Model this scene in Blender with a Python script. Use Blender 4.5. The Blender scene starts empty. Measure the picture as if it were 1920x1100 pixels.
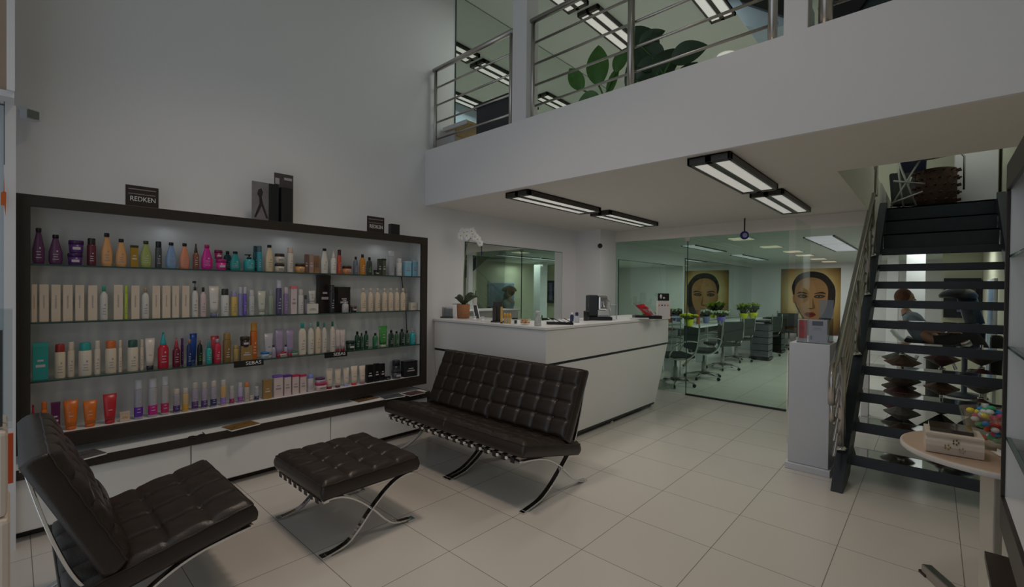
import bpy, math, random
from mathutils import Vector, Matrix
random.seed(7)
PI = math.pi
sc = bpy.context.scene
COL = sc.collection
# ------------------------------------------------------------------ camera
H = 1.4
YAW, PIT, ROL, FPX = .743294539, -9.36287747e-3, 1.03106774e-2, 860.93
_F = Vector((math.cos(YAW)*math.cos(PIT), math.sin(YAW)*math.cos(PIT), math.sin(PIT)))
_r = Vector((math.sin(YAW), -math.cos(YAW), 0)); _u = _r.cross(_F)
_R = math.cos(ROL)*_r + math.sin(ROL)*_u
_U = -math.sin(ROL)*_r + math.cos(ROL)*_u
cam = bpy.data.cameras.new('camera'); cam.sensor_width = 36; cam.lens = FPX/1920*36; cam.clip_start = .02
co = bpy.data.objects.new('camera', cam); COL.objects.link(co)
m = Matrix((_R, _U, -_F)).transposed().to_4x4(); m.translation = Vector((0, 0, H)); co.matrix_world = m
sc.camera = co
# ------------------------------------------------------------------ world, exposure, lights
sc.view_settings.view_transform = 'Standard'; sc.view_settings.look = 'None'
sc.view_settings.exposure = -2.6; sc.view_settings.gamma = 1
w = bpy.data.worlds.new('world'); sc.world = w; w.use_nodes = True
w.node_tree.nodes['Background'].inputs[0].default_value = (.80, .9, 1.0, 1)
w.node_tree.nodes['Background'].inputs[1].default_value = 1.9

def area(name, loc, size, energy, color, rot=(0, 0, 0), sy=None, spread=None):
    l = bpy.data.lights.new(name, 'AREA'); l.energy = energy; l.color = color; l.size = size
    if sy: l.shape = 'RECTANGLE'; l.size_y = sy
    if spread: l.spread = spread
    o = bpy.data.objects.new(name, l); COL.objects.link(o); o.location = loc; o.rotation_euler = rot
    o.visible_glossy = name in ('void_ceiling_light', 'street_daylight')
    return o
WARM = (1, .82, .66); NEU = (1, .95, .88); GRN = (.90, 1, .93); COOL = (.85, .93, 1)
area('void_ceiling_light', (1.2, 2.2, 4.6), .45, 56, WARM, spread=1.6)
area('void_ceiling_light', (1.9, .8, 4.6), .5, 22, WARM, spread=1.6)
area('street_daylight', (-.35, 1.5, 1.5), 3.4, 46, COOL, (0, -PI/2, 0), 1.9)
for x in (3.6, 4.98):
    area('tube_light', (x, 1.08, 2.19), 1.05, 28, NEU, sy=.2); area('tube_light', (x, 2.73, 2.19), 1.05, 28, NEU, sy=.2)
area('upper_tube_light', (4.0, 3.0, 4.52), 1.1, 50, GRN, sy=.25); area('upper_tube_light', (5.2, 1.95, 4.52), 1.1, 50, GRN, sy=.25)
area('upper_tube_light', (6.8, 2.6, 4.52), 1.1, 80, GRN, sy=.25)
for x in (7.6, 9.6, 11.8):
    area('back_room_light', (x, 1.85, 2.08), 1.2, 85, GRN, sy=.5)
area('stair_back_light', (9.0, -.05, 2.05), .8, 45, GRN)
area('landing_light', (7.4, 0, 4.3), .8, 45, GRN)
for x in (.72, 1.5, 2.35):
    area('shelf_spot_light', (x, 3.83, 1.815), .06, .25, COOL)

# ------------------------------------------------------------------ helpers
def at(px, py, ax, val):
    d = _F + (px-960)/FPX*_R - (py-550)/FPX*_U
    k = 'xyz'.index(ax); o = Vector((0, 0, H))
    return o + d*((val-o[k])/d[k])
def lin(v): return v/12.92 if v <= .04045 else ((v+.055)/1.055)**2.4
def col(r, g, b, k=.82, ref=116.):
    return tuple(min(.9, lin(min(1, c/ref))*k) for c in (r, g, b))
_mats = {}
def M(name, c=None, rough=.5, metal=0, spec=.5, noise=.06, scale=8, emit=0, bump=0, bscale=60, coat=0):
    if name in _mats: return _mats[name]
    mt = bpy.data.materials.new(name); mt.use_nodes = True; nt = mt.node_tree; b = nt.nodes['Principled BSDF']
    b.inputs['Roughness'].default_value = rough; b.inputs['Metallic'].default_value = metal
    b.inputs['Specular IOR Level'].default_value = spec; b.inputs['Coat Weight'].default_value = coat
    tc = nt.nodes.new('ShaderNodeTexCoord'); nz = nt.nodes.new('ShaderNodeTexNoise'); nz.inputs['Scale'].default_value = scale
    nt.links.new(tc.outputs['Object'], nz.inputs['Vector'])
    mx = nt.nodes.new('ShaderNodeMix'); mx.data_type = 'RGBA'
    mx.inputs['A'].default_value = (*[x*(1-noise) for x in c], 1); mx.inputs['B'].default_value = (*[min(1, x*(1+noise)) for x in c], 1)
    nt.links.new(nz.outputs['Fac'], mx.inputs['Factor']); nt.links.new(mx.outputs['Result'], b.inputs['Base Color'])
    if bump:
        n2 = nt.nodes.new('ShaderNodeTexNoise'); n2.inputs['Scale'].default_value = bscale; n2.inputs['Detail'].default_value = 3
        nt.links.new(tc.outputs['Object'], n2.inputs['Vector'])
        bp = nt.nodes.new('ShaderNodeBump'); bp.inputs['Strength'].default_value = bump; bp.inputs['Distance'].default_value = .01
        nt.links.new(n2.outputs['Fac'], bp.inputs['Height']); nt.links.new(bp.outputs['Normal'], b.inputs['Normal'])
    if emit:
        b.inputs['Emission Color'].default_value = (*c, 1); b.inputs['Emission Strength'].default_value = emit
    _mats[name] = mt; return mt
def MC(r, g, b, rough=.35, **k):
    a = (r+g+b)/3; f = .90
    return M('paint_%d_%d_%d_%d' % (r, g, b, int(rough*100)), col(a+(r-a)*f, a+(g-a)*f, a+(b-a)*f, .72), rough, **k)
def glass(name, tint, refl=.08, rough=.02):
    if name in _mats: return _mats[name]
    mt = bpy.data.materials.new(name); mt.use_nodes = True; nt = mt.node_tree; nt.nodes.clear()
    o = nt.nodes.new('ShaderNodeOutputMaterial'); t = nt.nodes.new('ShaderNodeBsdfTransparent'); t.inputs[0].default_value = (*tint, 1)
    g = nt.nodes.new('ShaderNodeBsdfGlossy'); g.inputs['Roughness'].default_value = rough
    fr = nt.nodes.new('ShaderNodeFresnel'); fr.inputs[0].default_value = 1.45
    ad = nt.nodes.new('ShaderNodeMath'); ad.operation = 'MULTIPLY'; ad.inputs[1].default_value = refl/.04
    nt.links.new(fr.outputs[0], ad.inputs[0]); ad.use_clamp = True
    mx = nt.nodes.new('ShaderNodeMixShader'); nt.links.new(ad.outputs[0], mx.inputs[0])
    nt.links.new(t.outputs[0], mx.inputs[1]); nt.links.new(g.outputs[0], mx.inputs[2]); nt.links.new(mx.outputs[0], o.inputs[0])
    _mats[name] = mt; return mt

def basis(d):
    d = d.normalized(); a = Vector((0, 0, 1)) if abs(d.z) < .95 else Vector((1, 0, 0))
    u = d.cross(a).normalized(); return u, d.cross(u).normalized()
class MB:
    def __init__(s): s.v = []; s.f = []; s.sm = []
    def add(s, vs, fs, smooth=False):
        n = len(s.v); s.v += [Vector(p) for p in vs]; s.f += [tuple(i+n for i in f) for f in fs]; s.sm += [smooth]*len(fs); return s
    def box(s, x0, x1, y0, y1, z0, z1):
        v = [(x, y, z) for x in (x0, x1) for y in (y0, y1) for z in (z0, z1)]
        return s.add(v, [(0, 1, 3, 2), (4, 6, 7, 5), (0, 4, 5, 1), (2, 3, 7, 6), (0, 2, 6, 4), (1, 5, 7, 3)])
    def cbox(s, c, d, rz=0, ry=0):
        mt = Matrix.Rotation(rz, 3, 'Z') @ Matrix.Rotation(ry, 3, 'Y'); c = Vector(c)
        v = [c + mt @ Vector((x*d[0]/2, y*d[1]/2, z*d[2]/2)) for x in (-1, 1) for y in (-1, 1) for z in (-1, 1)]
        return s.add(v, [(0, 1, 3, 2), (4, 6, 7, 5), (0, 4, 5, 1), (2, 3, 7, 6), (0, 2, 6, 4), (1, 5, 7, 3)])
    def lathe(s, prof, c=(0, 0, 0), n=16, sy=1.0, smooth=True, rz=0, axis=None):
        c = Vector(c); vs = []; fs = []
        if axis: u, v_ = basis(Vector(axis)); a = Vector(axis).normalized()
        else: u, v_, a = Vector((math.cos(rz), math.sin(rz), 0)), Vector((-math.sin(rz), math.cos(rz), 0)), Vector((0, 0, 1))
        for r, z in prof:
            for i in range(n):
                t = 2*PI*i/n; vs.append(c + u*(r*math.cos(t)) + v_*(r*sy*math.sin(t)) + a*z)
        for k in range(len(prof)-1):
            for i in range(n):
                j = (i+1) % n; fs.append((k*n+i, k*n+j, (k+1)*n+j, (k+1)*n+i))
        s.add(vs, fs, smooth)
        b = len(s.v)-len(vs)
        s.f.append(tuple(b+i for i in reversed(range(n)))); s.sm.append(False)
        s.f.append(tuple(b+(len(prof)-1)*n+i for i in range(n))); s.sm.append(False)
        return s
    def tube(s, pts, r, n=8, smooth=True, rect=None, up=None):
        pts = [Vector(p) for p in pts]; vs = []; m_ = len(pts)
        rr = r if isinstance(r, (list, tuple)) else [r]*m_
        prev = None
        for i, p in enumerate(pts):
            d = (pts[min(i+1, m_-1)]-pts[max(i-1, 0)]).normalized()
            if up: u = Vector(up).normalized(); v_ = d.cross(u).normalized()
            else:
                if prev is None: u, v_ = basis(d)
                else: u = (prev - d*prev.dot(d)).normalized(); v_ = d.cross(u)
                prev = u
            if rect:
                for a, b in ((-1, -1), (1, -1), (1, 1), (-1, 1)): vs.append(p + u*a*rect[0]/2 + v_*b*rect[1]/2)
            else:
                for k in range(n): t = 2*PI*k/n; vs.append(p + u*rr[i]*math.cos(t) + v_*rr[i]*math.sin(t))
        if rect: n = 4; smooth = False
        fs = [(i*n+k, i*n+(k+1) % n, (i+1)*n+(k+1) % n, (i+1)*n+k) for i in range(m_-1) for k in range(n)]
        fs += [tuple(reversed(range(n))), tuple((m_-1)*n+k for k in range(n))]
        return s.add(vs, fs, smooth)
    def prism(s, pts, d):
        n = len(pts); d = Vector(d); v = [Vector(p) for p in pts]; v += [p+d for p in v]
        return s.add(v, [tuple(range(n)), tuple(reversed(range(n, 2*n)))] + [(i, (i+1) % n+0, (i+1) % n+n, i+n) for i in range(n)])
    def sphere(s, c, r, n=12, m_=8, sc_=(1, 1, 1)):
        c = Vector(c)
        pr = [(max(.001, math.sin(PI*k/m_)), -math.cos(PI*k/m_)) for k in range(m_+1)]
        vs = [c+Vector((q*math.cos(2*PI*i/n)*r*sc_[0], q*math.sin(2*PI*i/n)*r*sc_[1], z*r*sc_[2])) for q, z in pr for i in range(n)]
        return s.add(vs, [(k*n+i, k*n+(i+1) % n, (k+1)*n+(i+1) % n, (k+1)*n+i) for k in range(m_) for i in range(n)], True)
def rootloc(o):
    l = Vector((0, 0, 0))
    while o: l += o.location; o = o.parent
    return l
def build(name, mb, mat, parent=None, bev=0, label=None, org=None, seg=2, sub=0, auto=False):
    me = bpy.data.meshes.new(name); off = rootloc(parent) if parent else Vector(org or (0, 0, 0))
    me.from_pydata([tuple(v-off) for v in mb.v], [], mb.f); me.polygons.foreach_set('use_smooth', mb.sm)
    import bmesh
    bm = bmesh.new(); bm.from_mesh(me); bmesh.ops.recalc_face_normals(bm, faces=bm.faces); bm.to_mesh(me); bm.free()
    me.materials.append(mat); o = bpy.data.objects.new(name, me); COL.objects.link(o)
    if parent: o.parent = parent
    else: o.location = off
    if bev:
        b = o.modifiers.new('bevel', 'BEVEL'); b.width = bev; b.segments = seg; b.limit_method = 'ANGLE'; b.harden_normals = False
    if sub:
        b = o.modifiers.new('subdivision', 'SUBSURF'); b.levels = b.render_levels = sub
    if label: o['label'] = label
    return o
def tag(o, label, cat, group=None, kind=None):
    o['label'] = label; o['category'] = cat
    if group: o['group'] = group
    if kind: o['kind'] = kind
    return o
def thing(name, label, cat, loc=(0, 0, 0), group=None):
    o = bpy.data.objects.new(name, None); COL.objects.link(o); o.location = loc; o.empty_display_size = .1
    return tag(o, label, cat, group)
def struct(name, mb, mat, bev=0, parent=None):
    o = build(name, mb, mat, parent, bev)
    if not parent: o['kind'] = 'structure'
    return o
def dup(root, loc, rz=0, label=None):
    def cp(o, p):
        c = o.copy(); COL.objects.link(c); c.parent = p
        for ch in o.children: cp(ch, c)
        return c
    r = cp(root, None); r.location = loc; r.rotation_euler = (0, 0, rz)
    if label: r['label'] = label
    return r
def text(name, s, loc, size, mat, parent, xdir, updir, width=None, ext=.0006):
    cu = bpy.data.curves.new('txt', 'FONT'); cu.body = s; cu.size = 1; cu.extrude = .02; cu.align_x = 'CENTER'; cu.align_y = 'CENTER'
    o = bpy.data.objects.new('txt', cu); COL.objects.link(o)
    dg = bpy.context.evaluated_depsgraph_get(); dg.update()
    me = bpy.data.meshes.new_from_object(o.evaluated_get(dg)); bpy.data.objects.remove(o)
    xs = [v.co.x for v in me.vertices]; w0 = max(xs)-min(xs); sx = (width/w0) if width else size
    x = Vector(xdir).normalized(); u = Vector(updir).normalized(); n = x.cross(u); off = rootloc(parent) if parent else Vector((0, 0, 0))
    for v in me.vertices:
        v.co = Vector(loc) - off + x*v.co.x*sx + u*v.co.y*size + n*v.co.z*.03
    me.materials.clear(); me.materials.append(mat); t = bpy.data.objects.new(name, me); COL.objects.link(t)
    if parent: t.parent = parent
    return t

# ------------------------------------------------------------------ materials
WALL = M('wall_paint', col(113, 112, 113), .75, noise=.015, scale=2, bump=.05, bscale=90)
WALLW = M('cream_wall_paint', (.66, .64, .50), .8, noise=.02, scale=2)
BROWN = M('beige_facade_paint', (.42, .31, .22), .8, noise=.03)
WHITE = M('white_laminate', (.80, .79, .78), .28, noise=.01)
GREYW = M('grey_white_laminate', (.62, .63, .66), .35, noise=.02)
ESP = M('espresso_laminate', (.030, .022, .018), .4, noise=.2, scale=20)
CHROME = M('polished_chrome', (.72, .72, .72), .12, 1, noise=.02)
STEEL = M('brushed_steel', (.50, .47, .45), .28, 1, noise=.05, scale=30)
LEATHER = M('black_leather', (.028, .020, .016), .33, spec=.45, noise=.25, scale=6, bump=.12, bscale=220)
STRAP = M('leather_strap', (.02, .015, .013), .5)
SLATE = M('dark_blue_steel', (.022, .028, .038), .38, noise=.35, scale=9, bump=.1, bscale=30)
BLACK = M('black_plastic', (.012, .012, .014), .35)
MIRROR = M('mirror_silver', (.80, .84, .82), .01, 1, noise=.0)
LAMPH = M('dark_lamp_housing', (.035, .028, .022), .35, noise=.1)
TUBE = M('glowing_tube', (1, .98, .92), .4, emit=1.55, noise=0)
DOWN = M('glowing_downlight', (1, .88, .66), .4, emit=1.5, noise=0)
GLASS = glass('clear_green_glass', (.83, .92, .87), .03)
SHG = glass('shelf_glass', (.90, .95, .94), .05)
GEDGE = M('glass_edge', (.03, .07, .06), .2)
CLEAR = glass('clear_acrylic', (.92, .94, .95), .06)
def floor_mat():
    mt = bpy.data.materials.new('floor_tiles'); mt.use_nodes = True; nt = mt.node_tree; b = nt.nodes['Principled BSDF']
    tc = nt.nodes.new('ShaderNodeTexCoord'); mp = nt.nodes.new('ShaderNodeMapping'); T = .503
    mp.inputs['Location'].default_value = (-2.582/T, -1.381/T, 0); mp.inputs['Scale'].default_value = (1/T, 1/T, 1)
    nt.links.new(tc.outputs['Object'], mp.inputs['Vector'])
    br = nt.nodes.new('ShaderNodeTexBrick'); br.offset = 0; br.squash = 1
    for k, v in (('Scale', 1), ('Mortar Size', .0038), ('Mortar Smooth', .1), ('Brick Width', 1), ('Row Height', 1), ('Bias', 0)): br.inputs[k].default_value = v
    br.inputs['Color1'].default_value = (.60, .555, .51, 1); br.inputs['Color2'].default_value = (.575, .535, .49, 1); br.inputs['Mortar'].default_value = (.20, .18, .16, 1)
    nt.links.new(mp.outputs[0], br.inputs['Vector']); nt.links.new(br.outputs['Color'], b.inputs['Base Color'])
    nz = nt.nodes.new('ShaderNodeTexNoise'); nz.inputs['Scale'].default_value = 3; nt.links.new(tc.outputs['Object'], nz.inputs['Vector'])
    mr = nt.nodes.new('ShaderNodeMapRange'); mr.inputs[3].default_value = .14; mr.inputs[4].default_value = .24
    nt.links.new(nz.outputs['Fac'], mr.inputs[0]); nt.links.new(mr.outputs[0], b.inputs['Roughness'])
    bp = nt.nodes.new('ShaderNodeBump'); bp.inputs['Strength'].default_value = .3; bp.inputs['Distance'].default_value = .002; bp.invert = True
    nt.links.new(br.outputs['Fac'], bp.inputs['Height']); nt.links.new(bp.outputs['Normal'], b.inputs['Normal'])
    return mt
# ------------------------------------------------------------------ the room
WY, RY, FX, CZ, MZ, TOP = 3.95, -.58, 2.96, 2.273, 2.83, 4.66
struct('floor', MB().box(-.6, 13.5, RY-.1, 4.1, -.1, 0), floor_mat())
struct('wall_left', MB().box(-.6, 9.2, WY, WY+.12, 0, 4.9), WALL)
struct('wall_left_pilaster', MB().box(5.7, 6.2, 3.53, WY, 0, CZ), WALL)
struct('wall_left_back', MB().box(6.2, 13.4, 3.53, 3.65, 0, 2.27), WALL)
struct('wall_back', MB().box(13.3, 13.42, RY, 3.53, 0, 2.27), WALL)
struct('wall_right', MB().box(-.6, 13.4, RY-.12, RY, 0, 4.9), WALLW)
struct('wall_back_upper', MB().box(9.1, 9.22, RY, WY, 2.6, 4.9), WALLW)
struct('ceiling', MB().box(-.6, 9.2, RY, WY, TOP, TOP+.1), M('upper_ceiling_paint', (.62, .66, .60), .8, noise=.02))
CEIL = M('lower_ceiling_paint', (.74, .70, .66), .8, noise=.02)
struct('ceiling_lower', MB().box(FX, 6.2, .525, WY, CZ, MZ-.02), CEIL)
struct('ceiling_lower_strip', MB().box(FX, 4.02, RY, .5249, CZ, MZ-.02), CEIL)
struct('ceiling_lower_rear', MB().box(6.2, 7.5, .525, WY, 2.27, MZ-.02), CEIL)
BCM = M('back_ceiling_paint', (.66, .72, .68), .8, noise=.02)
struct('ceiling_back_room', MB().box(6.2, 13.4, .525, 3.9, 2.12, 2.268), BCM)
struct('ceiling_back_room_right', MB().box(7.9, 13.4, RY, .524, 2.12, 2.268), BCM)
struct('ceiling_upper_floor', MB().box(7.5, 9.2, .512, WY, 2.27, MZ-.02), CEIL)
struct('wall_mezzanine_fascia', MB().box(FX-.03, FX, RY, WY, CZ-.005, MZ).box(FX-.03, FX+.16, RY, WY, MZ, MZ+.01), WALL)
struct('wall_front', MB().box(-.5, .004, 3.42, 3.6, 2.36, 4.66), BROWN)
struct('trim_front', MB().box(-.5, .006, 3.40, 3.62, 2.33, 2.36).box(-.02, .008, 3.38, 3.42, 2.36, 4.66), WALL)
wi = struct('window_1', MB().box(-.5, .004, 3.55, 3.60, 0, 2.32), M('window_daylight_board', (.50, .56, .60), .35, noise=.05))  # opaque board over the opening; the daylight in the glass is its pale colour
struct('window_frame', MB().box(-.03, .012, 3.54, 3.61, 0, 2.33), WALL, parent=wi)
struct('wall_column_upper', MB().box(FX+.02, FX+.18, 2.6, 2.765, MZ+.01, 4.66), WALL, .005)
struct('wall_column_upper', MB().box(FX+.02, FX+.14, .535, .655, MZ+.01, 4.66), WALL, .005)
struct('wall_column_lower', MB().box(6.55, 6.67, .53, .60, 0, 2.27), WALL, .005)
struct('wall_column_back', MB().box(9.3, 9.6, .10, .32, 0, 2.12), WALL, .005)
struct('wall_column_back', MB().box(10.2, 10.4, .45, .60, 0, 2.12), WALL, .005)
struct('wall_back_partition', MB().box(10.8, 10.9, RY, -.1, 0, 2.12), WALLW)
struct('baseboard_back', MB().box(13.28, 13.3, RY, 3.53, 0, .07), WALL)

# glass partition and open glass door
g = thing('glass_partition', 'clear green tinted glass partition wall with thin seams in front of the back room', 'glass wall', (6.15, 2.4, 0))
build('pane', MB().box(6.145, 6.157, 2.452, 3.53, .01, 2.118), GLASS, g)
build('pane', MB().box(6.145, 6.157, 1.26, 2.446, .01, 2.118), GLASS, g)
build('floor_track', MB().box(6.13, 6.17, 1.26, 2.45, 0, .018), BLACK, g)
build('seam', MB().box(6.143, 6.159, 2.446, 2.452, .01, 2.118), GEDGE, g)
build('clip', MB().cbox((6.15, 2.45, 2.09), (.03, .06, .05)), CHROME, g)
struct('trim_1', MB().box(6.12, 6.199, .525, WY-.42, 2.12, 2.272), CEIL)
g = thing('glass_door', 'frameless glass door standing open with a long vertical pull handle', 'door', (5.3, .9, 0))
build('pane', MB().box(4.66, 5.3, .897, .903, .01, 2.05), glass('clear_door_glass', (.95, .98, .96), .004), g)
build('handle', MB().tube([(4.70, .925, .02), (4.70, .94, .05), (4.70, .94, .84), (4.70, .925, .88)], .012, 10).cbox((4.70, .915, .08), (.03, .03, .03)).cbox((4.70, .915, .80), (.03, .03, .03)), CHROME, g)

# mirrors
def mirror(name, box, label, frame=None):
    t = thing(name, label, 'mirror', (box[0], box[2], box[4]))
    build('mirror_glass', MB().box(*box), MIRROR, t)
    x0, x1, y0, y1, z0, z1 = box; e = .008
    build('frame', MB().box(x0-e, x1+e, y0+.003, y1+.004, z0-e, z0).box(x0-e, x1+e, y0+.003, y1+.004, z1, z1+e).box(x0-e, x0, y0+.003, y1+.004, z0, z1).box(x1, x1+e, y0+.003, y1+.004, z0, z1), frame or GEDGE, t)
    return t
mirror('wall_mirror', (3.50, 5.34, WY-.012, WY-.004, .95, 1.93), 'large frameless mirror on the wall behind the reception counter')
mirror('wall_mirror', (6.22, 8.62, 3.518, 3.526, .78, 1.86), 'dark reflecting mirror behind the glass wall, nearest the reception counter')
mirror('wall_mirror', (8.74, 13.1, 3.518, 3.526, .40, 2.02), 'long salon mirror behind the desk, reflecting the portrait poster')
mirror('wall_mirror', (3.33, 9.0, WY-.012, WY-.004, MZ+.02, TOP-.01), 'tall wall mirror on the upper floor reflecting the ceiling lamps')

# ------------------------------------------------------------------ shelf unit
def shelf_unit(name, label, x0, x1, yf, yb, z0, z1, shelves, fw, ft, flip=1, fd=.03):
    t = thing(name, label, 'shelf', ((x0+x1)/2, yf, z0))
    a, b = (yf, yf+fd*flip); lo, hi = min(a, b), max(a, b)
    build('frame', MB().box(x0, x1, lo, hi, z1-ft, z1).box(x0, x1, lo, hi, z0, z0+ft+.02).box(x0, x0+fw, lo, hi, z0+ft+.02, z1-ft).box(x1-fw, x1, lo, hi, z0+ft+.02, z1-ft), ESP, t, .002)
    c, d = (yf+fd*flip, yb); c, d = min(c, d), max(c, d)
    build('cabinet_body', MB().box(x0+.005, x1-.005, c, d, z1-.045, z1-.002).box(x0+.005, x1-.005, c, d, z0+.002, z0+ft+.02).box(x0+.005, x0+fw-.003, c, d, z0+.06, z1-.045).box(x1-fw+.003, x1-.005, c, d, z0+.06, z1-.045)
          .box(x0+.005, x1-.005, min(yb, yb-.012*flip), max(yb, yb-.012*flip), z0+.06, z1-.045), M('shelf_interior_paint', (.70, .70, .70), .45, noise=.02), t)
    for z in shelves:
        s = build('glass_shelf', MB().box(x0+fw, x1-fw, c+.012, d-.013, z-.008, z), SHG, t)
        e0, e1 = (yf+fd*flip, yf+(fd+.012)*flip)
        build('shelf_edge', MB().box(x0+fw-.012, x1-fw+.012, min(e0, e1), max(e0, e1), z-.0085, z+.0005), GEDGE, s)
    return t
SZ = [1.516, 1.182, .847, .525]
su = shelf_unit('display_shelf', 'long white wall shelf with espresso frame and glass shelves full of hair products', 0, 2.8, 3.72, 3.945, .448, 1.902, SZ[:3], .068, .065)
for x in (.72, .80, 1.50, 1.56, 2.35, 2.41)[::1]:
    s = build('downlight', MB().lathe([(.030, 0), (.026, -.006), (.018, -.004)], (x, 3.82, 1.857), 16), M('spot_bezel', (.25, .25, .3), .3, .6), su)
build('cable', MB().tube([(2.63, 3.92, 1.51), (2.65, 3.91, 1.35), (2.67, 3.90, 1.19), (2.69, 3.91, 1.0), (2.71, 3.92, .86)], .004, 6), BLACK, su)
for (x, z, w_) in ((at(467, 686, 'y', 3.745).x, .83, 'gold and bronze cans'), (at(630, 667, 'y', 3.745).x, .83, 'white teal-capped bottles')):
    s = thing('shelf_sign', 'small black shelf sign with white lettering hung under the %s' % w_, 'sign', (x, 3.74, z))
    build('board', MB().box(x-.10, x+.10, 3.742, 3.748, z-.024, z+.022), BLACK, s)
    text('lettering', 'SEBAS', (x+.03, 3.741, z), .036, WHITE, s, (1, 0, 0), (0, 0, 1), .105)
# base cabinet
bc = thing('low_cabinet', 'long low white cabinet with dark edged top under the display shelf', 'cabinet', (1.4, 3.62, 0))
build('top', MB().box(-.02, 2.74, 3.612, 3.945, .386, .398), WHITE, bc)
build('top_edge', MB().box(-.02, 2.745, 3.60, 3.6115, .345, .400).box(2.742, 2.755, 3.60, 3.945, .05, .400), ESP, bc, .002)
build('body', MB().box(-.01, 2.74, 3.635, 3.945, .05, .385), WHITE, bc)
for x0, x1 in ((-.01, .80), (.805, 1.76), (1.765, 2.735)):
    build('door', MB().box(x0+.002, x1-.002, 3.618, 3.634, .058, .340), WHITE, bc, .002)
build('plinth', MB().box(.0, 2.72, 3.70, 3.94, 0, .05), ESP, bc)
# ------------------------------------------------------------------ products
class Rec: pass
SPOT = {'n': 0}
def outline(kind, w, h):
    r = w/2
    if kind == 'flask': return [(r*.80, 0), (r*.86, .01*h), (r*1.0, h*.12), (r*1.0, h*.42), (r*.42, h*.86), (r*.40, h*.88)], .86, 1.0
    if kind == 'flaskn': return [(r*.95, 0), (r, .01*h), (r*1.0, h*.5), (r*.5, h*.88), (r*.48, h*.90)], .88, 1
    if kind == 'bottle': return [(r*.94, 0), (r, .02*h), (r, h*.66), (r*.86, h*.76), (r*.42, h*.82), (r*.40, h*.84)], .82, 1
    if kind == 'can': return [(r*.94, 0), (r, .02*h), (r, h*.72), (r*.9, h*.76), (r*.86, h*.765)], .76, 1
    if kind == 'cone': return [(r*.95, 0), (r, .02*h), (r, h*.55), (r*.55, h*.66)], .64, 1
    if kind == 'pump': return [(r*.94, 0), (r, .02*h), (r, h*.58), (r*.8, h*.68), (r*.35, h*.73)], .73, 1
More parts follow.
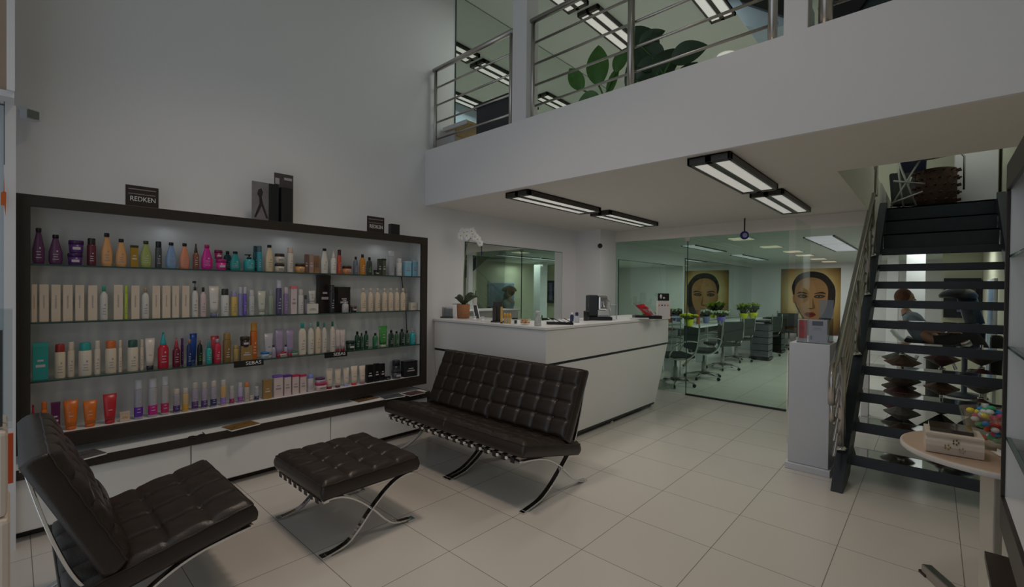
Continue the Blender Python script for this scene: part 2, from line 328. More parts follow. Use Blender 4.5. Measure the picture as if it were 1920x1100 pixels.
def product(row, x, z, w, h, kind, c1, c2, label, cat, y, group=None, name=None, c3=None):
    cat0 = {'flask': 'shampoo_bottle', 'flaskn': 'shampoo_bottle', 'bottle': 'lotion_bottle', 'can': 'spray_can', 'cone': 'nozzle_bottle', 'pump': 'pump_bottle', 'tube': 'cosmetic_tube', 'carton': 'product_carton', 'jar': 'product_jar', 'box': 'product_box'}[kind]
    t = thing(name or cat0, label, cat, (x, y, z), group)
    m1 = MC(*c1, rough=.3, ) ; m2 = MC(*c2, rough=.3)
    d = min(w*.62, .07)
    light = sum(c1) > 230
    m3 = MC(*(c3 or ((80, 76, 78) if light else (105, 98, 100))), rough=.5)
    if kind in ('flask', 'flaskn', 'bottle', 'can', 'cone', 'pump'):
        pr, cb, _ = outline(kind, w, h); sy = .62 if kind in ('flask', 'flaskn', 'bottle') and w > .05 else 1
        build('body', MB().lathe([(r_, z_+z) for r_, z_ in pr], (x, y, 0), 16, sy), m1, t)
        rt = pr[-1][0]; c = MB()
        if kind == 'cone': c.lathe([(w*.30, z+h*.645), (w*.28, z+h*.70), (w*.07, z+h)], (x, y, 0), 12)
        elif kind == 'pump':
            c.lathe([(w*.22, z+h*.735), (w*.22, z+h*.82), (w*.07, z+h*.83), (w*.07, z+h*.93)], (x, y, 0), 10)
            c.cbox((x-w*.12, y, z+h*.96), (w*.55, w*.22, h*.06))
        elif kind == 'can': c.lathe([(rt*.98, z+h*.77), (rt, z+h*.78), (rt, z+h*.97), (rt*.85, z+h)], (x, y, 0), 14)
        else: c.lathe([(rt*1.15, z+h*(cb+.025)), (rt*1.15, z+h*.985), (rt*1.0, z+h)], (x, y, 0), 14, sy if sy == 1 else .8)
        build('cap', c, m2, t)
        rr = pr[2][0]*.985
        yy = y-(rr*sy)-.0012
        zz = z+h*.22; lm = MB()
        hw = w*.22
        if h > .08:
            for i in range(3): lm.box(x-hw*(1, .7, .85)[i], x+hw*(1, .7, .85)[i], yy, yy+.004, z+h*(.17+.08*i), z+h*(.19+.08*i))
            lm.box(x+hw*.2, x+hw*.75, yy, yy+.004, z+h*.42, z+h*.47)
        else: lm.box(x-hw, x+hw, yy, yy+.004, z+h*.2, z+h*.35)
        build('printed_label', lm, m3 if not (c3 and kind == 'can') else MC(100, 96, 98, rough=.5), t)
        if c3 and kind == 'can':
            build('colour_band', MB().lathe([(w/2+.0006, z+h*.06), (w/2+.0008, z+h*.065), (w/2+.0008, z+h*.30), (w/2+.0006, z+h*.31)], (x, y, 0), 16), m3, t)
    elif kind == 'tube':
        b = MB(); n = 16; vs = []; pr = [(.36, .62, .12), (.40, .60, .30), (.46, .34, .7), (.5, .03, 1.0)]
        for a, bb, zz in pr:
            for i in range(n): q = 2*PI*i/n; vs.append((x+w*a*math.cos(q), y+w*bb*.5*math.sin(q), z+h*zz))
        b.add(vs, [(k*n+i, k*n+(i+1) % n, (k+1)*n+(i+1) % n, (k+1)*n+i) for k in range(3) for i in range(n)], True)
        b.f.append(tuple(range(n))); b.sm.append(False); b.f.append(tuple(3*n+i for i in range(n))); b.sm.append(False)
        build('body', b, m1, t)
        build('cap', MB().lathe([(w*.33, z), (w*.35, z+h*.01), (w*.35, z+h*.12)], (x, y, 0), 14, .85), m2, t)
        lm = MB()
        for i in range(3): lm.cbox((x, y-w*.31+h*(.14+.13*i)*.22-.001, z+h*(.46+.13*i)), (w*(.3, .22, .38)[i], .004, h*.025))
        build('printed_label', lm, m3, t)
    elif kind in ('carton', 'box'):
        build('body', MB().box(x-w/2, x+w/2, y-d/2, y+d/2, z, z+h), m1, t, .0015, seg=1)
        lm = MB()
        if kind == 'carton':
            yy = y-d/2-.0008; zc = z+h*.36
            rnd = random.Random(int(x*1000))
            for i in range(11): lm.box(x-w*(.06+.05*rnd.random()), x+w*(.05+.06*rnd.random()), yy, yy+.003, zc, zc+h*.018); zc += h*.033
        else:
            yy = y-d/2-.0008; lm.box(x-w*.3, x+w*.3, yy, yy+.003, z+h*.35, z+h*.42).box(x-w*.2, x+w*.2, yy, yy+.003, z+h*.5, z+h*.55)
        build('printed_label', lm, m3, t)
        if c2 != c1: build('lid', MB().box(x-w/2-.001, x+w/2+.001, y-d/2-.001, y+d/2+.001, z+h*.9, z+h+.001), m2, t)
    elif kind == 'jar':
        r = w/2; sy = min(1, .085/w)
        build('body', MB().lathe([(r*.82, z), (r*.88, z+.02*h), (r*.97, z+h*.68)], (x, y, 0), 18, sy), m1, t)
        build('lid', MB().lathe([(r, z+h*.69), (r, z+h*.95), (r*.93, z+h)], (x, y, 0), 18, sy), m2, t)
        build('printed_label', MB().box(x-r*.5, x+r*.5, y-r*sy*.93-.003, y-r*sy*.9, z+h*.25, z+h*.45), m3, t)
    return t
SHN = {0: 'top shelf', 1: 'second shelf', 2: 'third shelf', 3: 'bottom board'}
ITEMS = []
def row(shelf, ox, oy, s, data):
    for d in data:
        x0, x1, yt = ox+d[0]/s, ox+d[1]/s, oy+d[2]/s
        o = dict(shelf=shelf, x0=x0, x1=x1, yt=yt, kind=d[3], c1=d[4], c2=d[5], desc=d[6])
        if len(d) > 7: o.update(d[7])
        ITEMS.append(o)
BK = (16, 14, 16); WH = (112, 108, 104); CR = (116, 105, 93); PL = (50, 26, 48); TE = (22, 78, 78); MG = (110, 18, 78); GY = (70, 70, 74)
row(0, 0, 400, 4.571, [
 (262, 395, 125, 'flask', PL, BK, 'tall plum shampoo bottle with black cap'),
 (403, 548, 182, 'flask', (54, 30, 52), BK, 'short wide plum conditioner bottle'),
 (562, 722, 338, 'jar', (50, 28, 66), (38, 20, 50), 'purple hair mask tub under another tub', dict(hpx=103)),
 (570, 732, 232, 'jar', (50, 28, 66), (38, 20, 50), 'purple hair mask tub stacked on another tub', dict(lift=103)),
 (735, 832, 213, 'can', (56, 20, 28), (26, 20, 22), 'dark red spray bottle with black cap'),
 (855, 973, 168, 'flask', (118, 84, 52), BK, 'tall tan shampoo bottle with black cap'),
 (980, 1095, 218, 'flask', (118, 84, 52), BK, 'shorter tan conditioner bottle with black cap'),
 (1110, 1188, 275, 'box', (92, 70, 18), (34, 30, 20), 'small yellow and brown oil box'),
 (1190, 1308, 235, 'flask', (84, 90, 48), (30, 34, 24), 'olive green shampoo bottle'),
 (1322, 1392, 240, 'can', (36, 40, 40), BK, 'black spray can with pale print'),
 (1410, 1520, 248, 'flask', (66, 82, 104), BK, 'steel blue shampoo bottle with black cap'),
 (1530, 1630, 255, 'flask', (118, 72, 52), BK, 'terracotta shampoo bottle with black cap'),
 (1645, 1710, 258, 'cone', (70, 42, 30), (28, 24, 20), 'brown bottle with pointed nozzle'),
 (1714, 1828, 268, 'flask', MG, (104, 20, 60), 'magenta shampoo bottle with magenta cap')])
row(0, 400, 400, 4.571, [
 (12, 118, 408, 'jar', (120, 26, 80), (100, 20, 64), 'magenta hair mask tub, lower of two', dict(hpx=92)),
 (0, 82, 314, 'jar', (84, 16, 48), (70, 14, 38), 'dark magenta tub resting on a magenta tub', dict(lift=92)),
 (80, 160, 322, 'bottle', (18, 48, 52), (20, 26, 28), 'dark teal round bottle at the back', dict(back=1)),
 (132, 240, 325, 'flask', TE, BK, 'round teal bottle with black cap'),
 (250, 360, 350, 'pump', (24, 84, 86), BK, 'squat teal jar with black pump'),
 (336, 378, 278, 'can', (20, 56, 62), (24, 40, 46), 'slim dark teal spray can', dict(back=1)),
 (366, 420, 278, 'can', (28, 80, 90), (40, 56, 62), 'teal spray can with grey cap'),
 (438, 518, 270, 'flaskn', (116, 104, 84), BK, 'tall cream bottle with black cap'),
 (518, 614, 430, 'jar', (108, 100, 88), (26, 24, 22), 'cream hair mask tub, lower of two', dict(hpx=72)),
 (518, 614, 345, 'jar', (108, 100, 88), (30, 26, 24), 'cream hair mask tub, upper of two', dict(lift=74)),
 (625, 687, 290, 'can', (114, 108, 100), (110, 96, 88), 'white spray can with beige cap'),
 (695, 790, 430, 'jar', (120, 84, 44), (34, 26, 20), 'small orange tub with black lid, left one'),
 (778, 812, 350, 'box', (64, 46, 40), (64, 46, 40), 'narrow dark brown box'),
 (814, 858, 350, 'box', (88, 70, 64), (88, 70, 64), 'narrow rosy brown box'),
 (855, 908, 362, 'box', (112, 82, 60), (112, 82, 60), 'peach coloured box behind the brown boxes', dict(back=1)),
 (916, 984, 300, 'flaskn', (116, 112, 106), BK, 'tall white bottle with black cap'),
 (1000, 1054, 305, 'cone', (118, 114, 110), (116, 112, 108), 'white tapering bottle with dark print'),
 (1058, 1096, 310, 'can', (110, 40, 24), (40, 20, 18), 'slim red bottle'),
 (1100, 1186, 450, 'jar', (118, 72, 44), (36, 24, 18), 'small orange tub with black lid, right one'),
 (1196, 1240, 370, 'bottle', (58, 62, 72), BK, 'slate grey bottle with black cap'),
 (1248, 1304, 350, 'bottle', (112, 70, 16), (34, 26, 18), 'amber oil bottle with white label', dict(c3=(112, 112, 112))),
 (1308, 1362, 375, 'bottle', (34, 36, 34), BK, 'dark bottle with lime and purple label', dict(c3=(72, 110, 30))),
 (1370, 1420, 485, 'jar', (30, 36, 28), BK, 'tiny dark green tub'),
 (1405, 1440, 388, 'box', (32, 34, 28), (32, 34, 28), 'narrow dark olive box, left one'),
 (1443, 1476, 388, 'box', (44, 48, 36), (26, 28, 24), 'narrow dark olive box, right one'),
 (1494, 1550, 320, 'can', (88, 88, 88), (104, 104, 104), 'clear bottle with hanging tag'),
 (1565, 1614, 385, 'can', (114, 112, 110), (112, 110, 108), 'white bottle with brown print'),
 (1626, 1690, 410, 'box', (70, 98, 112), (88, 100, 108), 'pale blue box, left one'),
 (1698, 1755, 402, 'box', (70, 98, 112), (88, 100, 108), 'pale blue box, right one')])
row(1, 0, 400, 4.571, [(a, b, 606+i*2, 'carton', CR, CR, 'cream tall carton with vertical print') for i, (a, b) in enumerate(((222, 322), (328, 425), (430, 526), (530, 630), (635, 728), (745, 840)))] + [
 (848, 932, 622, 'bottle', WH, (30, 92, 74), 'white bottle with teal cap and teal base'),
 (965, 1058, 612, 'carton', CR, CR, 'cream tall carton with vertical print'),
 (1062, 1100, 620, 'can', (98, 108, 34), (96, 108, 30), 'slim lime green bottle'),
 (1116, 1200, 618, 'carton', CR, CR, 'cream tall carton with vertical print'),
 (1206, 1286, 635, 'bottle', WH, (96, 80, 64), 'white bottle with tan cap')] +
 [(a, b, 620, 'carton', CR, CR, 'cream tall carton with vertical print') for a, b in ((1296, 1376), (1382, 1464), (1468, 1538), (1552, 1626))] + [
 (1638, 1704, 576, 'pump', WH, (30, 28, 28), 'white bottle with dark pump'),
 (1710, 1772, 632, 'bottle', (112, 98, 96), (24, 20, 20), 'pale pink bottle with dark cap'),
 (1780, 1886, 620, 'tube', WH, (60, 62, 80), 'wide white tube with grey cap')])
row(1, 400, 400, 4.571, [
 (0, 52, 622, 'tube', WH, (104, 102, 100), 'narrow white tube'),
 (58, 140, 645, 'can', (112, 110, 108), (28, 26, 28), 'white bottle with black cap and lilac foot'),
 (146, 208, 664, 'can', (116, 96, 50), (84, 80, 102), 'yellow bottle with lilac top'),
 (212, 250, 630, 'can', (74, 72, 104), (104, 102, 108), 'silver and violet can, first of two'),
 (252, 290, 630, 'can', (60, 48, 104), (104, 102, 108), 'silver and violet can, second of two'),
 (300, 355, 655, 'can', (104, 104, 104), (108, 104, 106), 'plain silver can'),
 (372, 455, 665, 'tube', (104, 104, 96), (96, 100, 90), 'silver grey tube'),
 (466, 518, 655, 'can', (80, 88, 76), (86, 84, 84), 'silver can with green tint'),
 (532, 590, 570, 'can', (48, 42, 62), (108, 104, 112), 'tallest violet and silver spray can'),
 (598, 646, 632, 'can', (76, 64, 88), (108, 100, 104), 'violet and silver can beside the tallest can'),
 (656, 716, 622, 'box', (112, 102, 102), (118, 62, 66), 'white box with pink top'),
 (722, 775, 650, 'can', (110, 106, 104), (106, 100, 98), 'white spray can by the pink topped box'),
 (776, 804, 700, 'can', (60, 60, 66), (36, 32, 36), 'tiny dark bottle'),
 (785, 898, 785, 'box', WH, WH, 'low wide white box', dict(hpx=82)),
 (810, 880, 662, 'tube', (106, 102, 100), (100, 98, 96), 'small white tube standing on the low white box', dict(lift=82)),
 (885, 1000, 530, 'box', (22, 18, 18), (26, 22, 22), 'tall black display board with a pale V mark', dict(back=1)),
 (990, 1042, 612, 'can', (26, 26, 28), (30, 30, 32), 'black tall can in front of the black board'),
 (1042, 1168, 630, 'box', (22, 18, 20), (24, 20, 20), 'wide black box', dict(back=1)),
 (1100, 1162, 742, 'pump', (100, 98, 98), (100, 98, 98), 'small white bottle before the black box'),
 (1172, 1232, 785, 'jar', (34, 30, 30), (70, 60, 58), 'small black tub with grey lid')] +
 [(a, b, 640, 'bottle', (116, 104, 90), (116, 106, 94), 'ivory slim bottle with ivory cap') for a, b in ((1256, 1312), (1322, 1370), (1382, 1430), (1442, 1490), (1496, 1545), (1550, 1594), (1600, 1650))] + [
 (1640, 1668, 590, 'cone', (100, 98, 94), (104, 102, 98), 'clear thin bottle with pointed top', dict(back=1)),
 (1680, 1748, 762, 'box', (112, 106, 98), (112, 106, 98), 'small ivory box at the right end')])
row(2, 0, 600, 3.929, [
 (200, 366, 168, 'box', (20, 82, 78), (22, 88, 82), 'large teal gift pack'),
 (392, 492, 175, 'can', (116, 106, 92), (90, 24, 22), 'wide white bottle with red cap'),
 (492, 556, 160, 'can', (114, 104, 92), (116, 104, 92), 'white bottle with dark red foot'),
 (567, 688, 165, 'can', (116, 108, 98), (24, 86, 84), 'wide white bottle with teal cap'),
 (690, 746, 150, 'can', (114, 106, 96), (114, 106, 96), 'white bottle with teal foot'),
 (766, 868, 150, 'can', (116, 106, 92), (118, 58, 26), 'wide white bottle with orange cap'),
 (870, 904, 145, 'can', (114, 104, 92), (114, 104, 92), 'white bottle with brown foot'),
 (930, 1028, 145, 'can', (116, 108, 96), (28, 50, 44), 'wide white bottle with dark green cap'),
 (1030, 1062, 142, 'can', (112, 102, 90), (112, 102, 90), 'slim white bottle with black foot'),
 (1062, 1150, 132, 'tube', (116, 108, 102), (22, 20, 28), 'white tube with black cap'),
 (1154, 1252, 88, 'cone', (104, 16, 26), (22, 88, 92), 'red bottle with teal pointed nozzle'),
 (1266, 1335, 130, 'cone', (62, 14, 26), (96, 22, 36), 'dark red spray bottle'),
 (1330, 1356, 132, 'can', (54, 22, 62), (60, 24, 66), 'slim purple bottle', dict(back=1)),
 (1372, 1420, 142, 'bottle', (18, 28, 60), (100, 70, 60), 'navy bottle with pale cap'),
 (1394, 1456, 98, 'tube', (20, 44, 96), (24, 56, 100), 'blue tube behind navy bottle', dict(back=1)),
 (1450, 1498, 142, 'bottle', (16, 16, 18), (90, 60, 60), 'black bottle with green print', dict(c3=(60, 108, 30))),
 (1512, 1568, 140, 'cone', (20, 88, 84), (20, 70, 70), 'teal spray bottle'),
 (1546, 1618, 115, 'tube', (118, 36, 46), (110, 30, 40), 'coral red tube', dict(back=1)),
 (1572, 1634, 138, 'bottle', (112, 22, 36), (100, 92, 100), 'red bottle with silver cap')])
row(2, 400, 570, 3.929, [
 (66, 138, 212, 'can', (74, 56, 28), (84, 66, 34), 'wide bronze spray can'),
 (142, 192, 300, 'can', (96, 78, 42), (90, 76, 50), 'short gold can'),
 (192, 292, 322, 'box', (84, 66, 40), (84, 66, 40), 'gold box with flowers', dict(hpx=105)),
 (192, 276, 238, 'jar', (30, 22, 26), (34, 28, 18), 'black and gold tub on the gold box', dict(lift=96)),
 (268, 330, 135, 'can', (110, 54, 14), (110, 74, 26), 'tall amber orange bottle'),
 (368, 448, 215, 'tube', (96, 94, 98), (90, 88, 92), 'pale grey tube'),
 (345, 422, 350, 'jar', (88, 98, 108), (18, 62, 104), 'small tub with blue lid'),
 (450, 524, 182, 'tube', (84, 74, 92), (90, 20, 36), 'lilac tube with red rim, left one'),
 (532, 600, 182, 'tube', (84, 74, 92), (90, 20, 36), 'lilac tube with red rim, right one'),
 (426, 464, 300, 'bottle', (90, 84, 96), (40, 24, 52), 'mini lilac bottle, left one'),
 (518, 552, 298, 'bottle', (88, 84, 96), (40, 26, 56), 'mini lilac bottle, right one'),
 (474, 548, 348, 'jar', (108, 96, 92), (100, 24, 36), 'small tub with red lid'),
 (562, 630, 345, 'jar', (84, 94, 84), (28, 66, 50), 'small tub with green lid'),
 (624, 690, 138, 'bottle', (116, 108, 98), (18, 92, 86), 'white rounded bottle with teal cap, leftmost'),
 (694, 745, 138, 'bottle', (114, 108, 100), (90, 104, 100), 'white rounded bottle with pale cap'),
 (748, 794, 128, 'bottle', (116, 104, 88), (22, 60, 48), 'white rounded bottle with dark green cap, left one'),
 (798, 838, 135, 'bottle', (112, 106, 98), (36, 84, 72), 'white rounded bottle with sea green cap'),
 (858, 900, 128, 'bottle', (114, 106, 98), (24, 66, 50), 'white rounded bottle with dark green cap, right one'),
 (902, 938, 188, 'tube', (108, 98, 96), (80, 20, 30), 'white tube with red cap, left one'),
 (932, 978, 188, 'tube', (108, 98, 96), (80, 20, 30), 'white tube with red cap, right one'),
 (975, 1045, 268, 'jar', (20, 34, 28), (18, 28, 24), 'wide dark green tub'),
 (1042, 1082, 200, 'bottle', (18, 38, 28), BK, 'dark green bottle with black cap'),
 (1080, 1108, 212, 'bottle', (22, 42, 30), BK, 'dark green bottle with black cap'),
 (1108, 1146, 195, 'bottle', (18, 44, 32), BK, 'dark green bottle with black cap'),
 (1174, 1216, 212, 'bottle', (26, 66, 40), BK, 'mid green rounded bottle'),
 (1214, 1288, 160, 'tube', (34, 76, 34), (96, 100, 84), 'bright green tube with leaf print'),
 (1290, 1334, 190, 'bottle', (18, 36, 26), BK, 'dark green bottle with black cap'),
 (1336, 1368, 198, 'bottle', (30, 54, 34), BK, 'dark green bottle with black cap'),
 (1372, 1410, 182, 'bottle', (20, 32, 26), BK, 'dark green bottle with black cap'),
 (1414, 1446, 192, 'bottle', (28, 50, 36), BK, 'dark green bottle with black cap'),
 (1450, 1492, 178, 'pump', (20, 96, 100), (90, 94, 96), 'bright turquoise pump bottle')])
row(3, 0, 600, 3.929, [
 (180, 258, 625, 'flaskn', (104, 12, 34), (100, 12, 32), 'crimson bottle at the left end'),
 (295, 356, 600, 'can', (122, 62, 22), (118, 58, 20), 'orange bottle'),
 (370, 450, 605, 'box', (54, 14, 42), (56, 16, 44), 'dark plum tube box'),
 (455, 590, 588, 'tube', (124, 60, 14), (118, 54, 14), 'large orange tube, left one'),
 (600, 728, 590, 'tube', (124, 60, 14), (118, 54, 14), 'large orange tube, right one'),
 (748, 872, 542, 'tube', (108, 20, 26), (100, 16, 22), 'large red tube'),
 (876, 964, 675, 'box', (110, 96, 84), (112, 98, 86), 'small square white and gold box', dict(c3=(112, 76, 20))),
 (982, 1060, 442, 'can', (86, 84, 90), (104, 104, 108), 'tall silver spray can with purple foot', dict(c3=(56, 22, 92))),
 (1086, 1166, 432, 'can', (92, 90, 92), (106, 104, 108), 'tall silver spray can with magenta foot', dict(c3=(110, 16, 72))),
 (1182, 1250, 414, 'can', (94, 90, 90), (106, 104, 106), 'tallest silver spray can with pink swirl', dict(c3=(108, 20, 52))),
 (1272, 1332, 505, 'can', (84, 80, 84), (106, 98, 92), 'short silver can with dark purple swirl', dict(c3=(40, 24, 60))),
 (1340, 1394, 500, 'can', (110, 90, 60), (106, 98, 90), 'short silver can with gold label', dict(c3=(116, 84, 14))),
 (1410, 1466, 455, 'can', (88, 80, 92), (102, 96, 90), 'white capped mousse can with violet swirl', dict(c3=(48, 30, 64))),
 (1480, 1534, 455, 'can', (88, 80, 92), (102, 96, 90), 'white capped mousse can with violet swirl', dict(c3=(48, 30, 64))),
 (1548, 1602, 445, 'can', (88, 84, 92), (106, 100, 94), 'white capped mousse can with violet swirl', dict(c3=(30, 30, 56)))])
row(3, 400, 570, 3.929, [
 (-4, 26, 560, 'can', (84, 78, 88), (104, 100, 96), 'white capped mousse can with violet swirl', dict(c3=(40, 24, 60))),
 (50, 100, 556, 'can', (112, 88, 56), (106, 100, 98), 'gold footed bottle with violet band', dict(c3=(80, 62, 110))),
 (118, 158, 600, 'can', (98, 90, 92), (100, 96, 96), 'little white bottle with maroon swirl', dict(c3=(84, 20, 50))),
 (180, 220, 575, 'can', (98, 92, 108), (104, 102, 100), 'little white bottle with purple band', dict(c3=(84, 40, 90))),
 (226, 270, 575, 'can', (100, 92, 86), (120, 66, 34), 'pale bottle with orange cap'),
 (266, 298, 672, 'jar', (106, 98, 92), (106, 98, 92), 'tiny pale tub'),
 (302, 340, 605, 'can', (90, 88, 92), (96, 94, 96), 'thin clear bottle with dark label', dict(c3=(30, 30, 50))),
 (360, 432, 556, 'box', (86, 66, 36), (84, 66, 36), 'matt gold carton'),
 (436, 514, 522, 'box', (112, 100, 98), (66, 44, 98), 'white carton with violet lid, left one'),
 (516, 574, 520, 'box', (112, 100, 98), (52, 30, 84), 'white carton with violet lid, right one'),
 (576, 632, 518, 'box', (112, 100, 98), (108, 24, 48), 'white carton with crimson lid, left one'),
 (634, 686, 518, 'box', (112, 100, 98), (108, 24, 48), 'white carton with crimson lid, right one'),
 (692, 742, 515, 'can', (108, 100, 102), (70, 78, 116), 'white bottle with periwinkle cap'),
 (745, 845, 596, 'jar', (112, 98, 96), (112, 24, 56), 'wide tub with crimson lid', dict(hpx=58)),
 (748, 830, 540, 'jar', (106, 96, 100), (52, 22, 54), 'wide tub with purple lid on the crimson tub', dict(lift=52))] +
 [(a, b, y_, 'tube', (116, 106, 96), c, 'ivory tube with %s cap' % n_) for a, b, y_, c, n_ in ((826, 886, 472, (80, 16, 30), 'dark red'), (892, 946, 475, (60, 24, 40), 'brown'), (954, 1006, 468, (80, 84, 116), 'blue'), (1010, 1068, 455, (112, 20, 36), 'bright red'), (1072, 1126, 452, (84, 52, 64), 'mauve'))] + [
 (1124, 1178, 445, 'box', BK, BK, 'tall black carton, left of three'),
 (1182, 1224, 436, 'box', BK, BK, 'tall black carton, middle of three'),
 (1228, 1264, 436, 'box', BK, BK, 'tall black carton, right of three'),
 (1266, 1306, 530, 'box', BK, BK, 'small black cube box'),
 (1320, 1398, 480, 'jar', (40, 40, 44), (30, 30, 34), 'dark grey tub in front of black boxes', dict(front=1)),
 (1322, 1380, 412, 'jar', (34, 34, 40), (30, 30, 34), 'round dark clock-faced tin', dict(back=1)),
 (1390, 1515, 415, 'box', (20, 20, 24), (16, 16, 18), 'large black box at the right end')])
from collections import Counter, defaultdict
cnt = Counter((i['shelf'], i['desc']) for i in ITEMS); seen = defaultdict(int)
ORD = ['first', 'second', 'third', 'fourth', 'fifth', 'sixth', 'seventh', 'eighth', 'ninth', 'tenth', 'eleventh', 'twelfth']
ITEMS.sort(key=lambda i: (i['shelf'], i['x0']))
DCAT = {'carton': 'carton', 'box': 'box', 'jar': 'jar', 'tube': 'tube', 'can': 'bottle'}
GRP = {0: 'hair products on the top shelf', 1: 'hair products on the second shelf', 2: 'hair products on the third shelf', 3: 'hair products on the bottom board'}
occ = defaultdict(list)
for it in ITEMS:
    s = it['shelf']; z = SZ[s]+.0006 if s < 3 else .5336
    y = 3.805 if not it.get('back') else 3.888
    if it.get('front'): y = 3.785
    px = (it['x0']+it['x1'])/2
    yb = 3.80
    xa, xb = at(it['x0'], 545, 'y', y).x, at(it['x1'], 545, 'y', y).x
    xa = max(xa, .071); xb = min(xb, 2.729)
    x = (xa+xb)/2; wd = (xb-xa)*.835
    if s == 3 and not it.get('back'): y = 3.80
    zt = at(px, it['yt'], 'y', y).z
    hh = zt-z
    sfac = 4.571 if s < 2 else 3.929
    d_ = y/_F.y  # rough depth
    mpp = (at(px, 560, 'y', y).z-at(px, 540, 'y', y).z)/-20
    if it.get('lift'): z0 = z + it['lift']/sfac*mpp+.002; hh = zt-z0; z = z0
    if it.get('hpx'): hh = it['hpx']/sfac*mpp
    hh = max(hh, .025); wd = max(.016, wd)
    x = min(max(x, .072+wd/2), 2.728-wd/2)
    k = (s, it['desc']); lab = it['desc']+' on the '+SHN[s]
    if cnt[k] > 1: lab = ORD[seen[k]]+' from left, '+it['desc']+', '+SHN[s]; seen[k] += 1
    grp = GRP[s]
    product(s, x, z, wd, hh, it['kind'], it['c1'], it['c2'], lab, DCAT.get(it['kind'], 'bottle'), y, grp, c3=it.get('c3'))

# signs and boxes on top of the shelf
def board(name, x0, x1, zb, h, y, label, lean=.0, c=BLACK, d=.006):
    t = thing(name, label, 'sign', ((x0+x1)/2, y, zb))
    build('board', MB().prism([(x0, y, zb), (x1, y, zb), (x1, y+lean, zb+h), (x0, y+lean, zb+h)], (0, d, 0)), c, t)
    return t
ZT = 1.9035
for p0, p1, pt, lab in ((235, 297, 345, 'black brand sign with white lettering on the shelf top, left one'), (688, 720, 404, 'small black brand sign with white lettering on the shelf top, right one')):
    a, b = at(p0, 500, 'y', 3.76).x, at(p1, 500, 'y', 3.76).x; h = at(p0, pt, 'y', 3.76).z-ZT
    t = board('brand_sign', a, b, ZT, h, 3.76, lab, .0, M('sign_black', (.03, .02, .02), .4))
    w_ = b-a; xc = (a+b)/2
    text('lettering', 'REDKEN', (xc+w_*.02, 3.7592, ZT+h*.36), h*.32, WHITE, t, (1, 0, 0), (0, 0, 1), w_*.76)
    lm = MB().box(a+w_*.08, b-w_*.08, 3.7588, 3.7602, ZT+h*.80, ZT+h*.85).box(a+w_*.08, b-w_*.1, 3.7588, 3.7602, ZT+h*.58, ZT+h*.62)
    build('pinstripe', lm, M('sign_stripe', (.25, .2, .2), .5), t)
def pbox(p0, p1, pt, y, d, m_, name, lab, cat, z=ZT, by=500):
    a, b = at(p0, by, 'y', y).x, at(p1, by, 'y', y).x; h = at((p0+p1)/2, pt, 'y', y).z-z
    t = thing(name, lab, cat, ((a+b)/2, y, z)); build('body', MB().box(a, b, y, y+d, z, z+h), m_, t, .001)
    return t, a, b, h
t, a, b, h = pbox(472, 506, 341, 3.80, .01, M('photo_card', (.20, .18, .19), .5, noise=.3, scale=20), 'photo_card', 'grey advert card showing a slim figure, on the shelf top', 'card')
w_ = b-a
build('figure_print', MB().prism([(a+w_*q, 3.799, ZT+h*r) for q, r in ((.12, .08), (.4, .45), (.38, .6), (.28, .68), (.34, .8), (.5, .84), (.6, .74), (.52, .62), (.6, .45), (.88, .08), (.78, .08), (.52, .38), (.22, .08))], (0, .0009, 0)), M('figure_ink', (.03, .02, .03), .5), t)
t, a, b, h = pbox(505, 522, 345, 3.78, .06, BLACK, 'product_box', 'tall narrow black box beside the advert card on the shelf top', 'box')
t, a, b, h = pbox(514, 549, 326, 3.83, .012, M('dark_card', (.07, .055, .06), .5, noise=.3, scale=25), 'display_card', 'tallest dark display card on the shelf top with pale heading', 'card')
build('heading', MB().box(a+(b-a)*.5, b-(b-a)*.08, 3.8285, 3.8299, ZT+h*.88, ZT+h*.93).box(a+(b-a)*.03, a+(b-a)*.25, 3.8285, 3.8299, ZT+h*.78, ZT+h*.9), M('pale_ink', (.4, .36, .36), .5), t)
pbox(527, 548, 352, 3.77, .05, M('dark_box2', (.016, .015, .018), .3), 'product_box', 'black box standing before the tallest display card', 'box')
pbox(733, 749, 420, 3.78, .05, BLACK, 'product_box', 'small black box at the right end of the shelf top', 'box')
# magazines on the low cabinet
def mag(p, z, w_, d_, rz, cols, lab, y):
    q = at(*p, 'z', z); t = thing('magazine', lab, 'magazine', (q.x, q.y, z), 'magazines on the low cabinet')
    build('pages', MB().cbox((q.x, q.y, z+.004), (w_, d_, .008), rz), WHITE, t)
    build('cover', MB().cbox((q.x, q.y, z+.009), (w_, d_, .0016), rz), M('magazine_cover_%d' % int(p[0]), cols, .25, noise=.7, scale=14), t)
mag((146, 858), .3985, .21, .15, .3, (.10, .09, .09), 'glossy grey magazine at the left end of the low cabinet', 0)
mag((452, 799), .3985, .20, .14, .2, (.22, .12, .03), 'dark magazine with a golden cover picture in the middle of the low cabinet', 0)
mag((684, 749), .3985, .22, .15, .1, (.20, .11, .05), 'orange brown magazine near the right end of the low cabinet', 0)
mag((735, 744), .3985, .20, .13, -.1, (.10, .10, .11), 'black and grey magazine next to the orange brown one', 0)
mag((775, 738), .3985, .18, .13, .1, (.12, .05, .05), 'dark red magazine at the far right end of the low cabinet', 0)
q = at(368, 818, 'z', .3985)
t = thing('folded_glasses', 'small folded dark glasses lying on the low cabinet', 'glasses', (q.x, q.y, .3985))
build('lens', MB().lathe([(.02, .4), (.02, .404)], (q.x-.025, q.y, 0), 12), BLACK, t); build('lens', MB().lathe([(.02, .4), (.02, .404)], (q.x+.03, q.y, 0), 12), BLACK, t)
build('frame', MB().tube([(q.x-.045, q.y, .402), (q.x+.05, q.y, .402), (q.x+.05, q.y+.06, .402)], .003, 6), BLACK, t)

